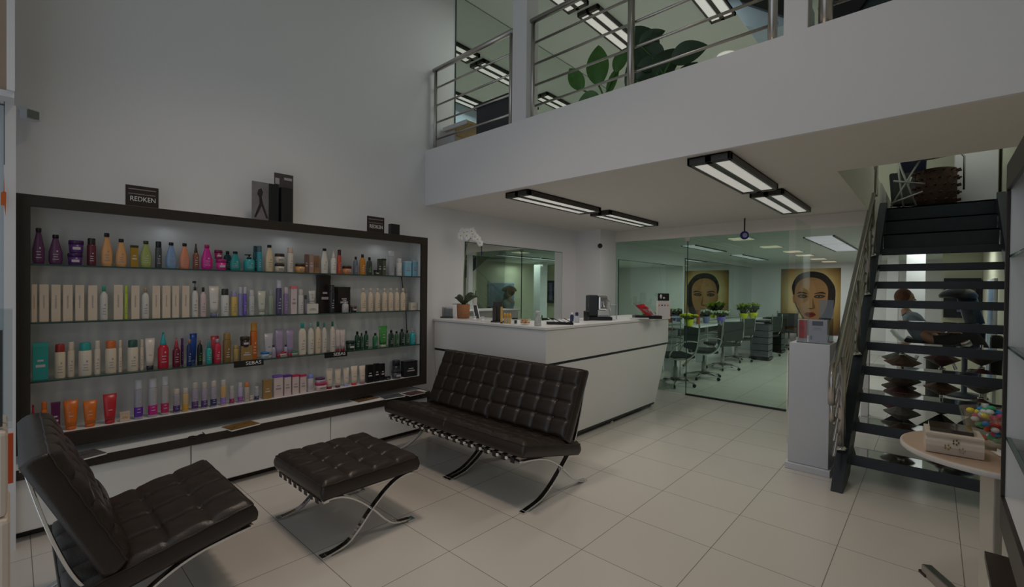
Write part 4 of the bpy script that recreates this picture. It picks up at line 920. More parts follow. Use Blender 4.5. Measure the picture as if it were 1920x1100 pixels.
railing('balcony_railing', 'short steel railing section right of the second column on the mezzanine', -.5, .50, ((.46, .034), (-.2, .03)))
# upstairs furniture
t = thing('black_cabinet', 'dark grey cabinet behind the upper railing near the wall', 'cabinet', (3.4, 3.2, MZ))
build('body', MB().box(3.20, 3.62, 3.02, 3.46, MZ, 3.235), M('charcoal_laminate', (.035, .035, .045), .4), t, .003)
build('top', MB().box(3.18, 3.64, 3.0, 3.48, 3.236, 3.262), BLACK, t)
t = thing('wall_shelf', 'beige wooden shelf with white edge fixed beside the dark cabinet', 'shelf', (3.2, 3.75, 3.0))
build('board', MB().box(3.16, 3.55, 3.55, 3.935, 3.10, 3.13), M('light_wood', col(100, 84, 60), .5, noise=.2, scale=20), t)
build('front_edge', MB().box(3.145, 3.159, 3.55, 3.935, 3.095, 3.135), GREYW, t)
build('bracket', MB().box(3.2, 3.22, 3.80, 3.93, 2.90, 3.099), GREYW, t)
# plants upstairs
LG = M('bright_leaf', (.06, .17, .03), .35, noise=.3, scale=15)
LD = M('dark_leaf', (.025, .06, .022), .35, noise=.3, scale=15)
def leaf(pxc, pyc, L, W, ang, x, base, mat, t, bend=.15):
    """blade centred where it hangs at depth x; ang = direction of tip in the plane facing the void"""
    c_ = at(pxc, pyc, 'x', x); rt = Vector((.30, -.954, 0)); upv = Vector((0, 0, 1)); dr = (rt*math.cos(ang)+upv*math.sin(ang)); sd = (rt*-math.sin(ang)+upv*math.cos(ang)); nn = dr.cross(sd)
    b = MB(); N = 12; vs = []
    for i in range(N+1):
        u = i/N; wv = W/2*(math.sin(PI*min(1, u**.8))**.8)*(1 if u < 1 else 0)
        for s_ in (-1, -.5, 0, .5, 1): vs.append(c_+dr*(u-.5)*L+sd*wv*s_+nn*(abs(s_)*wv*.35-bend*L*(u-.5)**2))
    fs = [(i*5+j, i*5+j+1, (i+1)*5+j+1, (i+1)*5+j) for i in range(N) for j in range(4)]
    top = [v.copy() for v in vs]; bt = [v+nn*.002 for v in vs]; n0 = len(vs)
    b.add(top+bt, fs+[tuple(reversed([q+n0 for q in f])) for f in fs], True)
    o_ = build('leaf', b, mat, t)
    st = c_-dr*L*.5; B = Vector(base)
    build('leaf_stalk', MB().tube(bez([B, B+Vector((0, 0, (st.z-B.z)*.5)), st], 8), .008, 6), LG, o_)
for nm, lab, bx, by, x, lv, mat in (('potted_plant', 'bright green broad-leaved plant behind the mezzanine railing, left of the post', 3.45, 2.12, 3.45,
      ((1122, 122, .36, .20, 1.6), (1080, 148, .26, .14, 2.1), (1104, 186, .20, .13, 3.2), (1165, 112, .22, .12, 1.1), (1150, 150, .26, .08, 1.2)), LG),
     ('potted_plant', 'dark green broad-leaved plant behind the mezzanine railing, right of the post', 3.45, 1.6, 3.5,
      ((1205, 85, .38, .26, 1.9), (1225, 130, .30, .22, .4), (1250, 118, .26, .20, .9), (1292, 100, .28, .18, .25), (1195, 135, .28, .20, 3.9), (1222, 70, .22, .12, .3), (1288, 130, .18, .07, .5), (1215, 108, .30, .24, 2.4)), LD)):
    t = thing(nm, lab, 'plant', (bx, by, MZ))
    build('pot', MB().lathe([(.10, MZ-.018), (.13, MZ-.01), (.15, MZ+.02)], (bx, by, 0), 18), WHITE, t)
    build('soil', MB().lathe([(.12, MZ+.021), (.12, MZ+.024)], (bx, by, 0), 14), M('moss', (.06, .035, .025), .9), t)
    for (a, b_, L, W_, an) in lv: leaf(a, b_, L, W_, an, x, (bx+random.uniform(-.04, .04), by+random.uniform(-.06, .06), MZ+.022), mat, t)
# upper stair flight seen at the top right
t = thing('upper_staircase', 'dark steel flight with pale blue underside hanging from the upper ceiling', 'staircase', (5.2, 1.3, 4.2))
q = [at(a, b, 'x', 5.2) for a, b in ((1352, -30), (1398, 48), (1440, 56), (1500, 38), (1500, -40))]
for v in q: v.z = min(v.z, 4.655)
build('soffit', MB().prism(q, (.75, 0, 0)), M('pale_blue_paint', (.36, .44, .52), .6), t)
q = [at(a, b, 'x', 5.18) for a, b in ((1380, -12), (1392, 8), (1500, 44), (1500, 18), (1420, -20))]
for v in q: v.z = min(v.z, 4.655)
build('stringer', MB().prism(q, (-.06, 0, 0)), BLACK, t)
t = thing('teal_cabinet', 'dark teal cabinet with black slanted side behind the right end of the upper railing', 'cabinet', (4.3, .1, MZ))
build('body', MB().box(4.2, 4.6, -.5, .62, 2.9, 4.3), M('dark_teal', (.035, .065, .062), .5), t)
build('black_panel', MB().prism([(4.19, .40, 4.3), (4.19, .62, 3.35), (4.19, .58, 3.25), (4.19, .10, 3.9)], (-.03, 0, 0)), BLACK, t)
build('steel_edge', MB().tube([(4.1, .44, 3.02), (4.1, -.2, 3.04)], .014, 8), STEEL, t)
for k in range(3): build('stripe', MB().box(4.17, 4.19, -.10-.09*k, -.06-.09*k, 2.92, 4.1), (GREYW, M('violet_black', (.03, .03, .05), .4), M('olive_card', (.12, .12, .05), .5))[k], t)

# ------------------------------------------------------------------ staircase
st = thing('staircase', 'dark steel staircase with open glass treads and slanted side beam', 'staircase', (5.4, 0, 0))
X0_, G_, R_ = 4.239, .269, .19
YL, YR = .445, -.49
TG = glass('tread_glass', (.34, .46, .42), .16, .04)
for n in range(1, 11):
    x = X0_+(n-1)*G_; z = n*R_
    tr = build('tread', MB().box(x, x+.022, YR, YL, z-.075, z).box(x+.245, x+.262, YR, YL, z-.045, z-.004), SLATE, st, .002)
    build('glass_plate', MB().box(x+.022, x+.245, YR, YL, z-.014, z-.003), TG, tr)
for n in (11, 12, 13):
    x = X0_+(n-1)*G_; z = n*R_
    build('riser_panel', MB().box(x, x+.03, YR, YL, z-.19, z).box(x, x+.27, YR, YL, z-.02, z), SLATE, st, .003)
a0, s_ = (3.90, .015), R_/G_
def sl(x): return (x-4.178)*s_+.2
for yy in (YL+.004, YR-.08):
    build('side_beam', MB().prism([(3.905, yy, 0), (4.12, yy, 0), (4.28, yy, sl(4.28)-.24), (7.45, yy, sl(7.45)-.24), (7.45, yy, sl(7.45)+.03), (4.16, yy, sl(4.16)+.03)], (0, .072, 0)), SLATE, st, .003)
ZL = 2.47
struct('floor_landing', MB().box(7.47, 9.1, RY, .50, ZL-.06, ZL), SLATE)
# stair railing
YP = YL+.05
hr = thing('stair_railing', 'steel stair handrail with slanting parallel bars and round posts', 'railing', (5, YP, 0))
for x, h_, r in ((4.178, .69, .026), (5.054, .66, .024), (5.80, .64, .020), (6.40, .62, .018)):
    zb = sl(x)+.03
    p = build('post', MB().tube([(x, YP, zb), (x, YP, zb+h_)], r, 12), STEEL, hr); build('collar', MB().lathe([(r*1.5, zb+.001), (r*1.5, zb+.02), (r*1.05, zb+.03)], (x, YP, 0), 14), CHROME, p)
def par(h_, x0, x1): return [(x0, YP+.02, sl(x0)+h_), (x1, YP+.02, sl(x1)+h_)]
hx0, hx1 = 3.98, 6.5
build('handrail', MB().tube([(3.86, YP+.02, .62), (3.85, YP+.02, .80), (3.90, YP+.02, .88), (4.05, YP+.02, sl(4.05)+.80), (hx1, YP+.02, sl(hx1)+.66), (hx1+.25, YP+.02, sl(hx1)+.68), (hx1+.27, YP+.02, TOP-1.6)], .022, 12), STEEL, hr)
for k, h_ in enumerate((.13, .24, .36, .48, .58)):
    build('bar', MB().tube(par(h_+.02, 4.0, hx1+.1), .010, 8), STEEL, hr)
build('lower_loop', MB().tube([(3.86, YP+.02, .62), (3.90, YP+.02, .50), (3.98, YP+.02, sl(3.98)+.44)], .016, 10), STEEL, hr)
# ------------------------------------------------------------------ landing clutter
t = thing('bristle_roller_stand', 'brown drum rack of spiky hair rollers on the landing', 'roller rack', (7.8, .02, ZL))
cx, cy = 7.8, .0
build('drum', MB().lathe([(.17, ZL+.02), (.19, ZL+.03), (.19, ZL+.46), (.17, ZL+.47)], (cx, cy, 0), 20), M('brown_wicker', (.06, .03, .022), .7, noise=.5, scale=30, bump=.6, bscale=40), t)
b = MB()
for k in range(5):
    for j in range(14):
        an = 2*PI*j/14+k*.2; b.tube([(cx+.18*math.cos(an), cy+.18*math.sin(an), ZL+.07+.09*k), (cx+.23*math.cos(an), cy+.23*math.sin(an), ZL+.08+.09*k)], .012, 5)
build('bristles', b, M('brown_bristle', (.08, .035, .025), .7), t)['kind'] = 'stuff'
t = thing('hood_dryer', 'chrome ringed hood dryer leaning over the roller rack on the landing', 'hair dryer', (7.75, .05, ZL))
b = MB(); b.tube([(7.62+.20*math.cos(q), .10+.20*math.sin(q), ZL+.60+.05*math.cos(q)) for q in [2*PI*i/24 for i in range(25)]], .016, 8)
build('ring', b, CHROME, t)
build('hood', MB().lathe([(.20, 0), (.17, .08), (.06, .12)], (7.62, .10, ZL+.61), 20), BLACK, t)
build('arm', MB().tube([(7.62, .10, ZL+.70), (7.7, -.12, ZL+.78), (7.85, -.25, ZL+.6), (7.85, -.25, ZL+.2)], .012, 8), CHROME, t)
t = thing('folding_rack', 'folded white metal rack of crossed bars on the landing', 'rack', (7.6, .3, ZL))
for a_, b_ in (((7.55, .42, ZL+.02), (7.65, .05, ZL+.8)), ((7.58, .42, ZL+.8), (7.6, .18, ZL+.02)), ((7.52, .42, ZL+.06), (7.55, .12, ZL+.18)), ((7.56, .40, ZL+.35), (7.6, .10, ZL+.28)), ((7.6, .30, ZL+.02), (7.7, .38, ZL+.7))):
    build('bar', MB().tube([a_, b_], .012, 6), M('pale_metal', (.55, .55, .52), .35, .5), t)
t = thing('dark_chair_back', 'dark folded salon chairs stacked on the landing behind the rack', 'chair', (8.3, .35, ZL))
build('seat', MB().cbox((8.25, .33, ZL+.35), (.06, .28, .5), .3, .3), BLACK, t, .02)
build('backrest', MB().cbox((8.35, .25, ZL+.65), (.06, .30, .4), .1, -.4), M('navy_black', (.015, .018, .04), .4), t, .02)
build('leg', MB().tube([(8.15, .42, ZL), (8.4, .25, ZL+.5)], .014, 6), CHROME, t); build('leg', MB().tube([(8.45, .42, ZL), (8.2, .25, ZL+.5)], .014, 6), CHROME, t)
t = thing('white_locker', 'plain white upright locker at the right of the landing', 'locker', (8.2, -.35, ZL))
build('body', MB().box(8.0, 8.4, -.55, -.17, ZL, 4.2), WALL, t, .003); build('door', MB().box(7.985, 7.999, -.545, -.175, ZL+.02, 4.18), WALL, t, .002)

# ------------------------------------------------------------------ behind the stairs
FANM = [M('swatch_%d' % i, c_, .55, noise=.55, scale=35) for i, c_ in enumerate(((.07, .022, .028), (.06, .045, .035), (.13, .07, .05), (.10, .095, .085)))]
for k, (x, y) in enumerate(((6.28, .26), (6.55, -.07), (6.95, -.38), (5.95, .22))):
    t = thing('swatch_stand', 'chrome post stand with stacked fan-shaped hair colour swatches behind the stairs, %s' % ('second from left', 'third from left', 'right end', 'partly hidden left one')[k], 'display stand', (x, y, 0), 'hair swatch stands behind the stairs')
    build('post', MB().tube([(x, y, .0), (x, y, .86)], .014, 10), CHROME, t)
    build('base', MB().lathe([(.19, 0), (.17, .02), (.02, .14)], (x, y, 0), 4, smooth=False, rz=.3), BLACK, t)
    for j, z in enumerate((.22, .42, .54, .72)):
        f = build('swatch_fan', MB().lathe([(.01, z-.075), (.03, z-.07), (.145, z), (.145, z+.004), (.03, z+.06), (.01, z+.065)], (x, y, 0), 12, smooth=False, rz=.2*j), FANM[(j+k) % 4], t)
        build('clip', MB().lathe([(.028, z+.066), (.028, z+.085), (.015, z+.09)], (x, y, 0), 12), CHROME, f)
# washing station
bx, by = 8.3, -.06
t = thing('shampoo_lounger', 'white shell hair-washing recliner behind the stairs', 'salon chair', (bx, by, 0))
shell = bez([(8.1, .42, .92), (8.15, .30, .66), (8.2, .0, .58), (8.3, -.30, .70), (8.35, -.38, .80)], 14)
build('shell', MB().tube(shell, 0, rect=(.5, .03), up=(1, 0, 0)), M('white_shell', (.72, .76, .74), .25), t, .01)
build('pedestal', MB().lathe([(.20, 0), (.18, .03), (.07, .05), (.07, .56)], (8.2, .0, 0), 18), M('dark_pedestal', (.03, .03, .03), .4), t)
build('leg', MB().tube([(8.1, .15, .58), (8.1, .22, .40)], .02, 8), CHROME, t); build('leg', MB().tube([(8.25, -.15, .60), (8.25, -.22, .42)], .02, 8), CHROME, t)
build('seat_pad', MB().tube([v+Vector((0, 0, .05)) for v in shell[3:12]], 0, rect=(.42, .06), up=(1, 0, 0)), BLACK, t, .015)
# seated person, reclined, facing right
def skin(name, joints, edges, mat, parent, root=0):
    me = bpy.data.meshes.new(name); offv = rootloc(parent) if parent else Vector((0, 0, 0))
    me.from_pydata([tuple(Vector(j[0])-offv) for j in joints], edges, []); o_ = bpy.data.objects.new(name, me); COL.objects.link(o_); me.materials.append(mat)
    if parent: o_.parent = parent
    sk = o_.modifiers.new('skin', 'SKIN'); sk.use_smooth_shade = True
    for i, j in enumerate(joints):
        v = me.skin_vertices[0].data[i]; v.radius = j[1] if isinstance(j[1], tuple) else (j[1], j[1]); v.use_root = (i == root)
    ss = o_.modifiers.new('sub', 'SUBSURF'); ss.levels = ss.render_levels = 2
    return o_
P0 = Vector((8.22, .0, 0))
t = thing('person', 'person in a grey blue top reclining on the washing chair behind the stairs', 'person', (8.22, .1, 0))
J = [((8.20, .02, .76), .12), ((8.20, .13, .88), .115), ((8.20, .22, 1.02), .13), ((8.20, .28, 1.14), .06), ((8.20, .285, 1.21), .052),   # pelvis, waist, chest, neck base, neck
     ((8.05, .21, 1.09), .055), ((8.02, .06, .93), .045), ((8.06, -.12, .93), .034), ((8.35, .21, 1.09), .055), ((8.38, .06, .93), .045), ((8.32, -.12, .93), .034),
     ((8.12, -.06, .76), .085), ((8.10, -.36, .92), .062), ((8.10, -.50, .62), .045), ((8.28, -.06, .76), .085), ((8.30, -.36, .92), .062), ((8.30, -.50, .60), .045)]
skin('body', J, [(0, 1), (1, 2), (2, 3), (3, 4), (2, 5), (5, 6), (6, 7), (2, 8), (8, 9), (9, 10), (0, 11), (11, 12), (12, 13), (0, 14), (14, 15), (15, 16)], M('skin_tone', (.32, .18, .12), .5), t)
skin('shirt', [(J[0][0], .125), (J[1][0], .125), (J[2][0], .142), ((8.20, .27, 1.12), .075), (J[5][0], .07), (J[6][0], .058), (J[8][0], .07), (J[9][0], .058)], [(0, 1), (1, 2), (2, 3), (2, 4), (4, 5), (2, 6), (6, 7)], M('grey_blue_cloth', (.16, .19, .21), .8), t)
skin('trousers', [(J[0][0], .13), (J[11][0], .10), (J[12][0], .076), (J[13][0], .06), (J[14][0], .10), (J[15][0], .076), (J[16][0], .06)], [(0, 1), (1, 2), (2, 3), (0, 4), (4, 5), (5, 6)], M('dark_trousers', (.02, .02, .024), .8), t)
hc = Vector((8.20, .285, 1.33))
hd = MB().sphere(hc, .10, 18, 14, (.78, .95, 1.15)); 
for v in hd.v:
    q = v-hc
    if q.y < 0 and q.z < -.02: v.y += (-q.z)*.25; 
hd.add([(hc.x-.015, hc.y-.088, hc.z+.01), (hc.x+.015, hc.y-.088, hc.z+.01), (hc.x, hc.y-.118, hc.z-.02), (hc.x-.018, hc.y-.088, hc.z-.03), (hc.x+.018, hc.y-.088, hc.z-.03)], [(0, 1, 2), (0, 2, 3), (1, 4, 2), (3, 2, 4)])
h_o = build('head', hd, M('skin_tone', (.32, .18, .12), .5), t)
hb = MB().sphere(hc+Vector((0, .022, .022)), .108, 18, 14, (.86, .93, 1.08)); build('hair', hb, M('auburn_hair', (.09, .035, .018), .6, noise=.5, scale=40), h_o)
build('ear', MB().sphere(hc+Vector((-.078, 0, 0)), .02, 8, 6, (.4, .8, 1.2)).sphere(hc+Vector((.078, 0, 0)), .02, 8, 6, (.4, .8, 1.2)), M('skin_tone', (.32, .18, .12), .5), h_o)
build('eye', MB().sphere(hc+Vector((-.03, -.085, .015)), .010, 8, 6).sphere(hc+Vector((.03, -.085, .015)), .010, 8, 6), BLACK, h_o)
for s in (-1, 1):
    w0 = Vector(J[7][0] if s < 0 else J[10][0]); hj = [(tuple(w0), .028), (tuple(w0+Vector((0, -.05, -.005))), .03), (tuple(w0+Vector((0, -.09, -.01))), .026)]; ed = [(0, 1), (1, 2)]
    for f in range(4):
        n0 = len(hj); ox = (-.03+.02*f); hj += [(tuple(w0+Vector((ox, -.125, -.015))), .0095), (tuple(w0+Vector((ox, -.15-.008*(f in (1, 2)), -.03))), .0085)]; ed += [(2, n0), (n0, n0+1)]
    n0 = len(hj); hj += [(tuple(w0+Vector((-s*.045, -.06, 0))), .011), (tuple(w0+Vector((-s*.055, -.09, -.005))), .009)]; ed += [(1, n0), (n0, n0+1)]
    skin('hand', hj, ed, M('skin_tone', (.32, .18, .12), .5), t)
# steamer / hood, dark chair, trolley behind
t = thing('hair_steamer', 'dark slanted hair dryer hood on a stand behind the stairs', 'hair dryer', (8.75, -.42, 0))
build('arm', MB().tube([(8.75, -.32, 1.38), (8.78, -.42, .95), (8.82, -.44, .55)], [.10, .10, .07], 12), M('dark_grey_plastic', (.035, .04, .045), .3), t)
build('hood', MB().lathe([(.05, .12), (.16, .06), (.20, 0), (.19, -.04)], (8.72, -.24, 1.38), 18), BLACK, t)
build('base', MB().lathe([(.24, 0), (.22, .03), (.03, .05), (.03, .55)], (8.82, -.32, 0), 18), M('dark_grey_plastic', (.035, .04, .045), .3), t)
build('knob', MB().lathe([(.07, -.02), (.07, .02)], (8.7, -.43, .70), 16, axis=(1, .5, 0)), BLACK, t)
t = thing('orange_bottle', 'orange triangular bottle hanging by the hair dryer stand', 'bottle', (8.6, -.28, .8))
build('body', MB().prism([(8.58, -.22, .84), (8.58, -.36, .84), (8.58, -.30, .68)], (.05, 0, 0)), MC(90, 44, 24), t); build('cap', MB().cbox((8.605, -.29, .86), (.03, .06, .03)), BLACK, t)
t = thing('wall_cabinet', 'dark open cabinet with blue towels behind the stairs', 'cabinet', (10.7, -.33, 1.2))
build('body', MB().box(10.62, 10.79, -.56, -.12, 1.0, 1.66), M('dark_blue_black', (.012, .014, .022), .5), t)
build('towel', MB().box(10.58, 10.615, -.38, -.28, 1.1, 1.6), M('blue_towel', (.10, .11, .20), .9), t); build('towel', MB().box(10.58, 10.615, -.50, -.42, 1.15, 1.6), M('brown_towel', (.12, .07, .05), .9), t)
t = thing('black_armchair', 'black swivel chair back at the foot of the right wall behind the stairs', 'chair', (6.6, -.50, 0))
build('backrest', MB().cbox((7.15, -.50, .72), (.08, .10, .5), 0, -.25), BLACK, t, .03); build('seat', MB().cbox((7.38, -.42, .48), (.4, .26, .10)), BLACK, t, .03)
build('pedestal', MB().tube([(7.38, -.42, .0), (7.38, -.42, .43)], .03, 10), CHROME, t)

# pedestal display unit before the stairs
t = thing('white_pedestal', 'tall slim white pedestal cabinet in front of the staircase', 'cabinet', (4.35, .7, 0))
build('body', MB().box(4.20, 4.75, .575, .845, .05, 1.0), M('pedestal_laminate', (.56, .57, .61), .3, noise=.01), t, .003)
build('plinth', MB().box(4.17, 4.78, .56, .86, 0, .048), GREYW, t, .003)
pt = thing('brochure_box', 'clear acrylic box holding red and white brochures on the white pedestal', 'brochure holder', (4.3, .7, 1.0))
ya, yb_ = at(1553, 600, 'x', 4.24).y, at(1494, 600, 'x', 4.24).y
build('box', MB().box(4.24, 4.30, ya, yb_, 1.002, 1.19), CLEAR, pt)
wd = yb_-ya
build('brochure', MB().box(4.246, 4.256, ya+.008, ya+wd*.62, 1.008, 1.185), M('pink_white_paper', (.62, .56, .60), .5), pt)
build('brochure', MB().box(4.246, 4.256, ya+wd*.66, ya+wd*.97, 1.008, 1.185), M('pale_paper', (.62, .60, .60), .5), pt)
build('red_panel', MB().box(4.2435, 4.2458, ya+wd*.67, ya+wd*.92, 1.035, 1.18), M('red_print', col(104, 34, 30), .5, noise=.4, scale=30), pt)
build('dark_panel', MB().box(4.2435, 4.2458, ya+wd*.16, ya+wd*.50, 1.14, 1.175), M('dark_print', (.03, .02, .035), .5), pt)
build('small_print', MB().box(4.2435, 4.2458, ya+wd*.2, ya+wd*.48, 1.118, 1.121).box(4.2435, 4.2458, ya+wd*.2, ya+wd*.48, 1.105, 1.108).box(4.2435, 4.2458, ya+wd*.5, ya+wd*.56, 1.03, 1.06), M('grey_print', (.3, .26, .3), .5), pt)
t = thing('acrylic_stand', 'tall clear acrylic panel stand behind the brochure box', 'display stand', (4.42, .63, 1.0))
build('panel', MB().box(4.40, 4.41, .585, .68, 1.002, 1.34), glass('smoky_acrylic', (.6, .64, .66), .08), t); build('foot', MB().box(4.37, 4.46, .585, .68, 1.001, 1.012), CLEAR, t)

# ------------------------------------------------------------------ side table
t = thing('round_side_table', 'small round pale wood table on a metal T-foot at the right edge', 'table', (2.945, -.22, 0))
CX, CY, TR = 2.945, -.22, .33
build('tabletop', MB().lathe([(TR-.01, .672), (TR, .676), (TR, .694), (TR-.006, .70)], (CX, CY, 0), 48), M('pale_maple', col(92, 80, 70), .35, noise=.12, scale=5), t)
build('edge_band', MB().lathe([(TR+.001, .674), (TR+.003, .678), (TR+.003, .692), (TR+.001, .696)], (CX, CY, 0), 48), M('edge_white', (.62, .58, .54), .4), t)
build('leg', MB().cbox((2.735, -.185, .35), (.07, .035, .64), .6), M('cream_metal', (.60, .56, .48), .3, .2), t, .006)
build('foot', MB().tube([(2.68, -.22, .025), (3.09, .01, .025)], 0, rect=(.05, .045), up=(0, 0, 1)), STEEL, t, .006)
build('foot_cap', MB().cbox((3.08, .005, .006), (.05, .05, .012), .5), BLACK, t)
# handbag-like candy box
BX = thing('wooden_tissue_box', 'cream painted wooden box with flower pattern and open glossy lid tray', 'box', (2.78, -.1, .70))
bq = [at(1735, 845, 'z', .702), at(1846, 864, 'z', .702)]
A_, B_ = Vector(bq[0]), Vector(bq[1]); dv = (B_-A_); L_ = dv.length; dv.normalize(); nv = Vector((0, 0, 1)).cross(dv); 
if nv.x < 0: nv = -nv
cmat = M('cream_painted_wood', (.62, .53, .44), .3, noise=.06)
pf = [(.004, 0), (0, .012), (-.008, .035), (-.006, .055), (.004, .068), (-.004, .078), (-.004, .088), (.012, .09), (.15, .09), (.16, 0)]
build('body', MB().prism([A_+nv*a+Vector((0, 0, b)) for a, b in pf], dv*L_), cmat, BX, .002)
build('lid_tray', MB().prism([A_+nv*a+dv*.015+Vector((0, 0, b)) for a, b in ((.02, .0905), (.14, .0905), (.13, .112), (.03, .104))], dv*(L_-.045)), M('glossy_brown_tray', (.05, .035, .028), .12, noise=.5, scale=20, coat=1), BX)
for u_, v_, c_ in ((.38, .035, (.30, .22, .05)), (.52, .06, (.10, .07, .05)), (.62, .03, (.45, .36, .28))):
    c0 = A_+dv*L_*u_-nv*.0085+Vector((0, 0, v_)); b = MB()
    for j in range(5): b.sphere(c0+dv*.009*math.cos(j*1.257)+Vector((0, 0, .009*math.sin(j*1.257))), .005, 6, 4, (.6, .6, 1))
    build('painted_flower', b, M('petal_%d' % int(u_*100), c_, .5), BX)
# bowl of coloured sweets
cx, cy = at(1862, 800, 'x', 3.02).x, at(1862, 800, 'x', 3.02).y
t = thing('candy_jar', 'large clear glass jar of bright wrapped candies at the right edge of the table', 'jar', (cx, cy, .701))
build('glass', MB().lathe([(.06, .701), (.075, .71), (.10, .80), (.115, .87), (.112, .87), (.097, .80), (.07, .712)], (cx, cy, 0), 24), glass('jar_glass', (.98, .985, .98), .012), t)
CC = ((112, 20, 16), (118, 60, 12), (120, 108, 14), (16, 70, 110), (108, 108, 108), (110, 30, 60), (24, 90, 60), (116, 40, 14))
rn = random.Random(3)
for k in range(64):
    an = rn.uniform(0, 2*PI); z = .735+.16*k/70; rmax = .05+(z-.71)*.36; r = rmax*math.sqrt(rn.random())*.85
    p_ = (cx+r*math.cos(an), cy+r*math.sin(an), z); c_ = CC[rn.randrange(8)]
    s = build('wrapped_candy', MB().sphere(p_, .017, 8, 5, (1.3, .9, .7)), MC(*c_, rough=.2), None, org=p_)
    nm_ = {0: 'red', 1: 'orange', 2: 'yellow', 3: 'blue', 4: 'white', 5: 'pink', 6: 'green', 7: 'dark orange'}[CC.index(c_)]
    tag(s, nm_+' wrapped candy in the glass jar on the round table', 'candy', nm_+' wrapped candies in the jar')
t = thing('folded_note', 'small folded white note on the round table near the right edge', 'paper', (2.74, -.2, .70))
nq = at(1880, 852, 'z', .703)
build('sheet', MB().cbox((nq.x, nq.y, .704), (.07, .05, .003), .3), WHITE, t); build('fold', MB().cbox((nq.x, nq.y, .712), (.06, .003, .014), .5), WHITE, t)

# ------------------------------------------------------------------ right hand shelf unit
ru = shelf_unit('display_shelf', 'white wall shelf with dark frame cropped at the right edge of the room', .35, 2.6, -.2, RY+.005, .50, 1.90, (1.55, 1.2, .85), .012, .10, -1, .012)
t = thing('low_cabinet', 'white low cabinet with dark edge under the right hand shelf', 'cabinet', (1.5, -.3, 0))
build('body', MB().box(.35, 2.58, RY+.005, -.17, .03, .36), WHITE, t, .002); build('top_edge', MB().box(.35, 2.59, RY+.005, -.16, .361, .39), ESP, t); build('plinth', MB().box(.35, 2.56, RY+.005, -.20, 0, .029), ESP, t)
rp = random.Random(5)
for k in range(7):
    x = 2.2-.16*k
    product(0, x, 1.2005, .06, .16, 'can', ((96, 40, 60), (30, 80, 84), (110, 104, 96))[k % 3], WH, '%s bottle on the right hand shelf, number %s from its far end' % (('mauve', 'teal', 'white')[k % 3], ('one', 'two', 'three', 'four', 'five', 'six', 'seven')[k]), 'bottle', -.38, 'bottles on the right hand shelf')

# ------------------------------------------------------------------ left foreground
t = thing('cream_dispenser', 'tall cream plastic stand cropped at the left edge', 'stand', (-.12, 1.6, 0))
build('body', MB().box(-.32, -.004, 1.56, 1.80, 0, .86), M('cream_plastic', (.62, .52, .44), .4, noise=.03), t, .012)
build('lip', MB().box(-.32, -.008, 1.57, 1.79, .861, 1.06), M('cream_plastic', (.62, .52, .44), .4), t, .01)
build('acrylic_frame', MB().box(-.25, .0, 1.60, 1.605, 1.061, 1.34).box(-.25, .0, 1.68, 1.685, 1.061, 1.34), CLEAR, t)
build('dark_card', MB().box(-.25, -.016, 1.63, 1.64, 1.061, 1.29), M('violet_black', (.03, .03, .05), .4), t)
t = thing('orange_leaflets', 'narrow stack of orange leaflets peeking out behind the cream stand', 'leaflets', (.03, 2.0, .72))
build('stack', MB().box(-.08, at(25, 860, 'y', 2.0).x, 2.0, 2.01, at(24, 905, 'y', 2.0).z, at(24, 812, 'y', 2.0).z), MC(112, 40, 14), t); build('card_support', MB().box(-.08, -.01, 2.012, 2.03, 0, .8), WHITE, t)
t = thing('orange_star', 'orange paper star hanging in the window at the left edge', 'decoration', (0, 3.5, 1.9))
q = at(8, 375, 'y', 3.5)
build('star', MB().prism([(q.x+.012*a, 3.5, q.z+.09*b) for a, b in ((-1, .4), (-.2, .5), (0, 1.6), (.1, .5), (.6, .45), (.5, -.2), (.4, -.9), (0, -.3), (-1, -.3))], (0, .004, 0)), MC(112, 50, 14), t)
build('thread', MB().tube([(q.x, 3.502, q.z+.18), (q.x, 3.502, 2.33)], .0015, 5), BLACK, t)

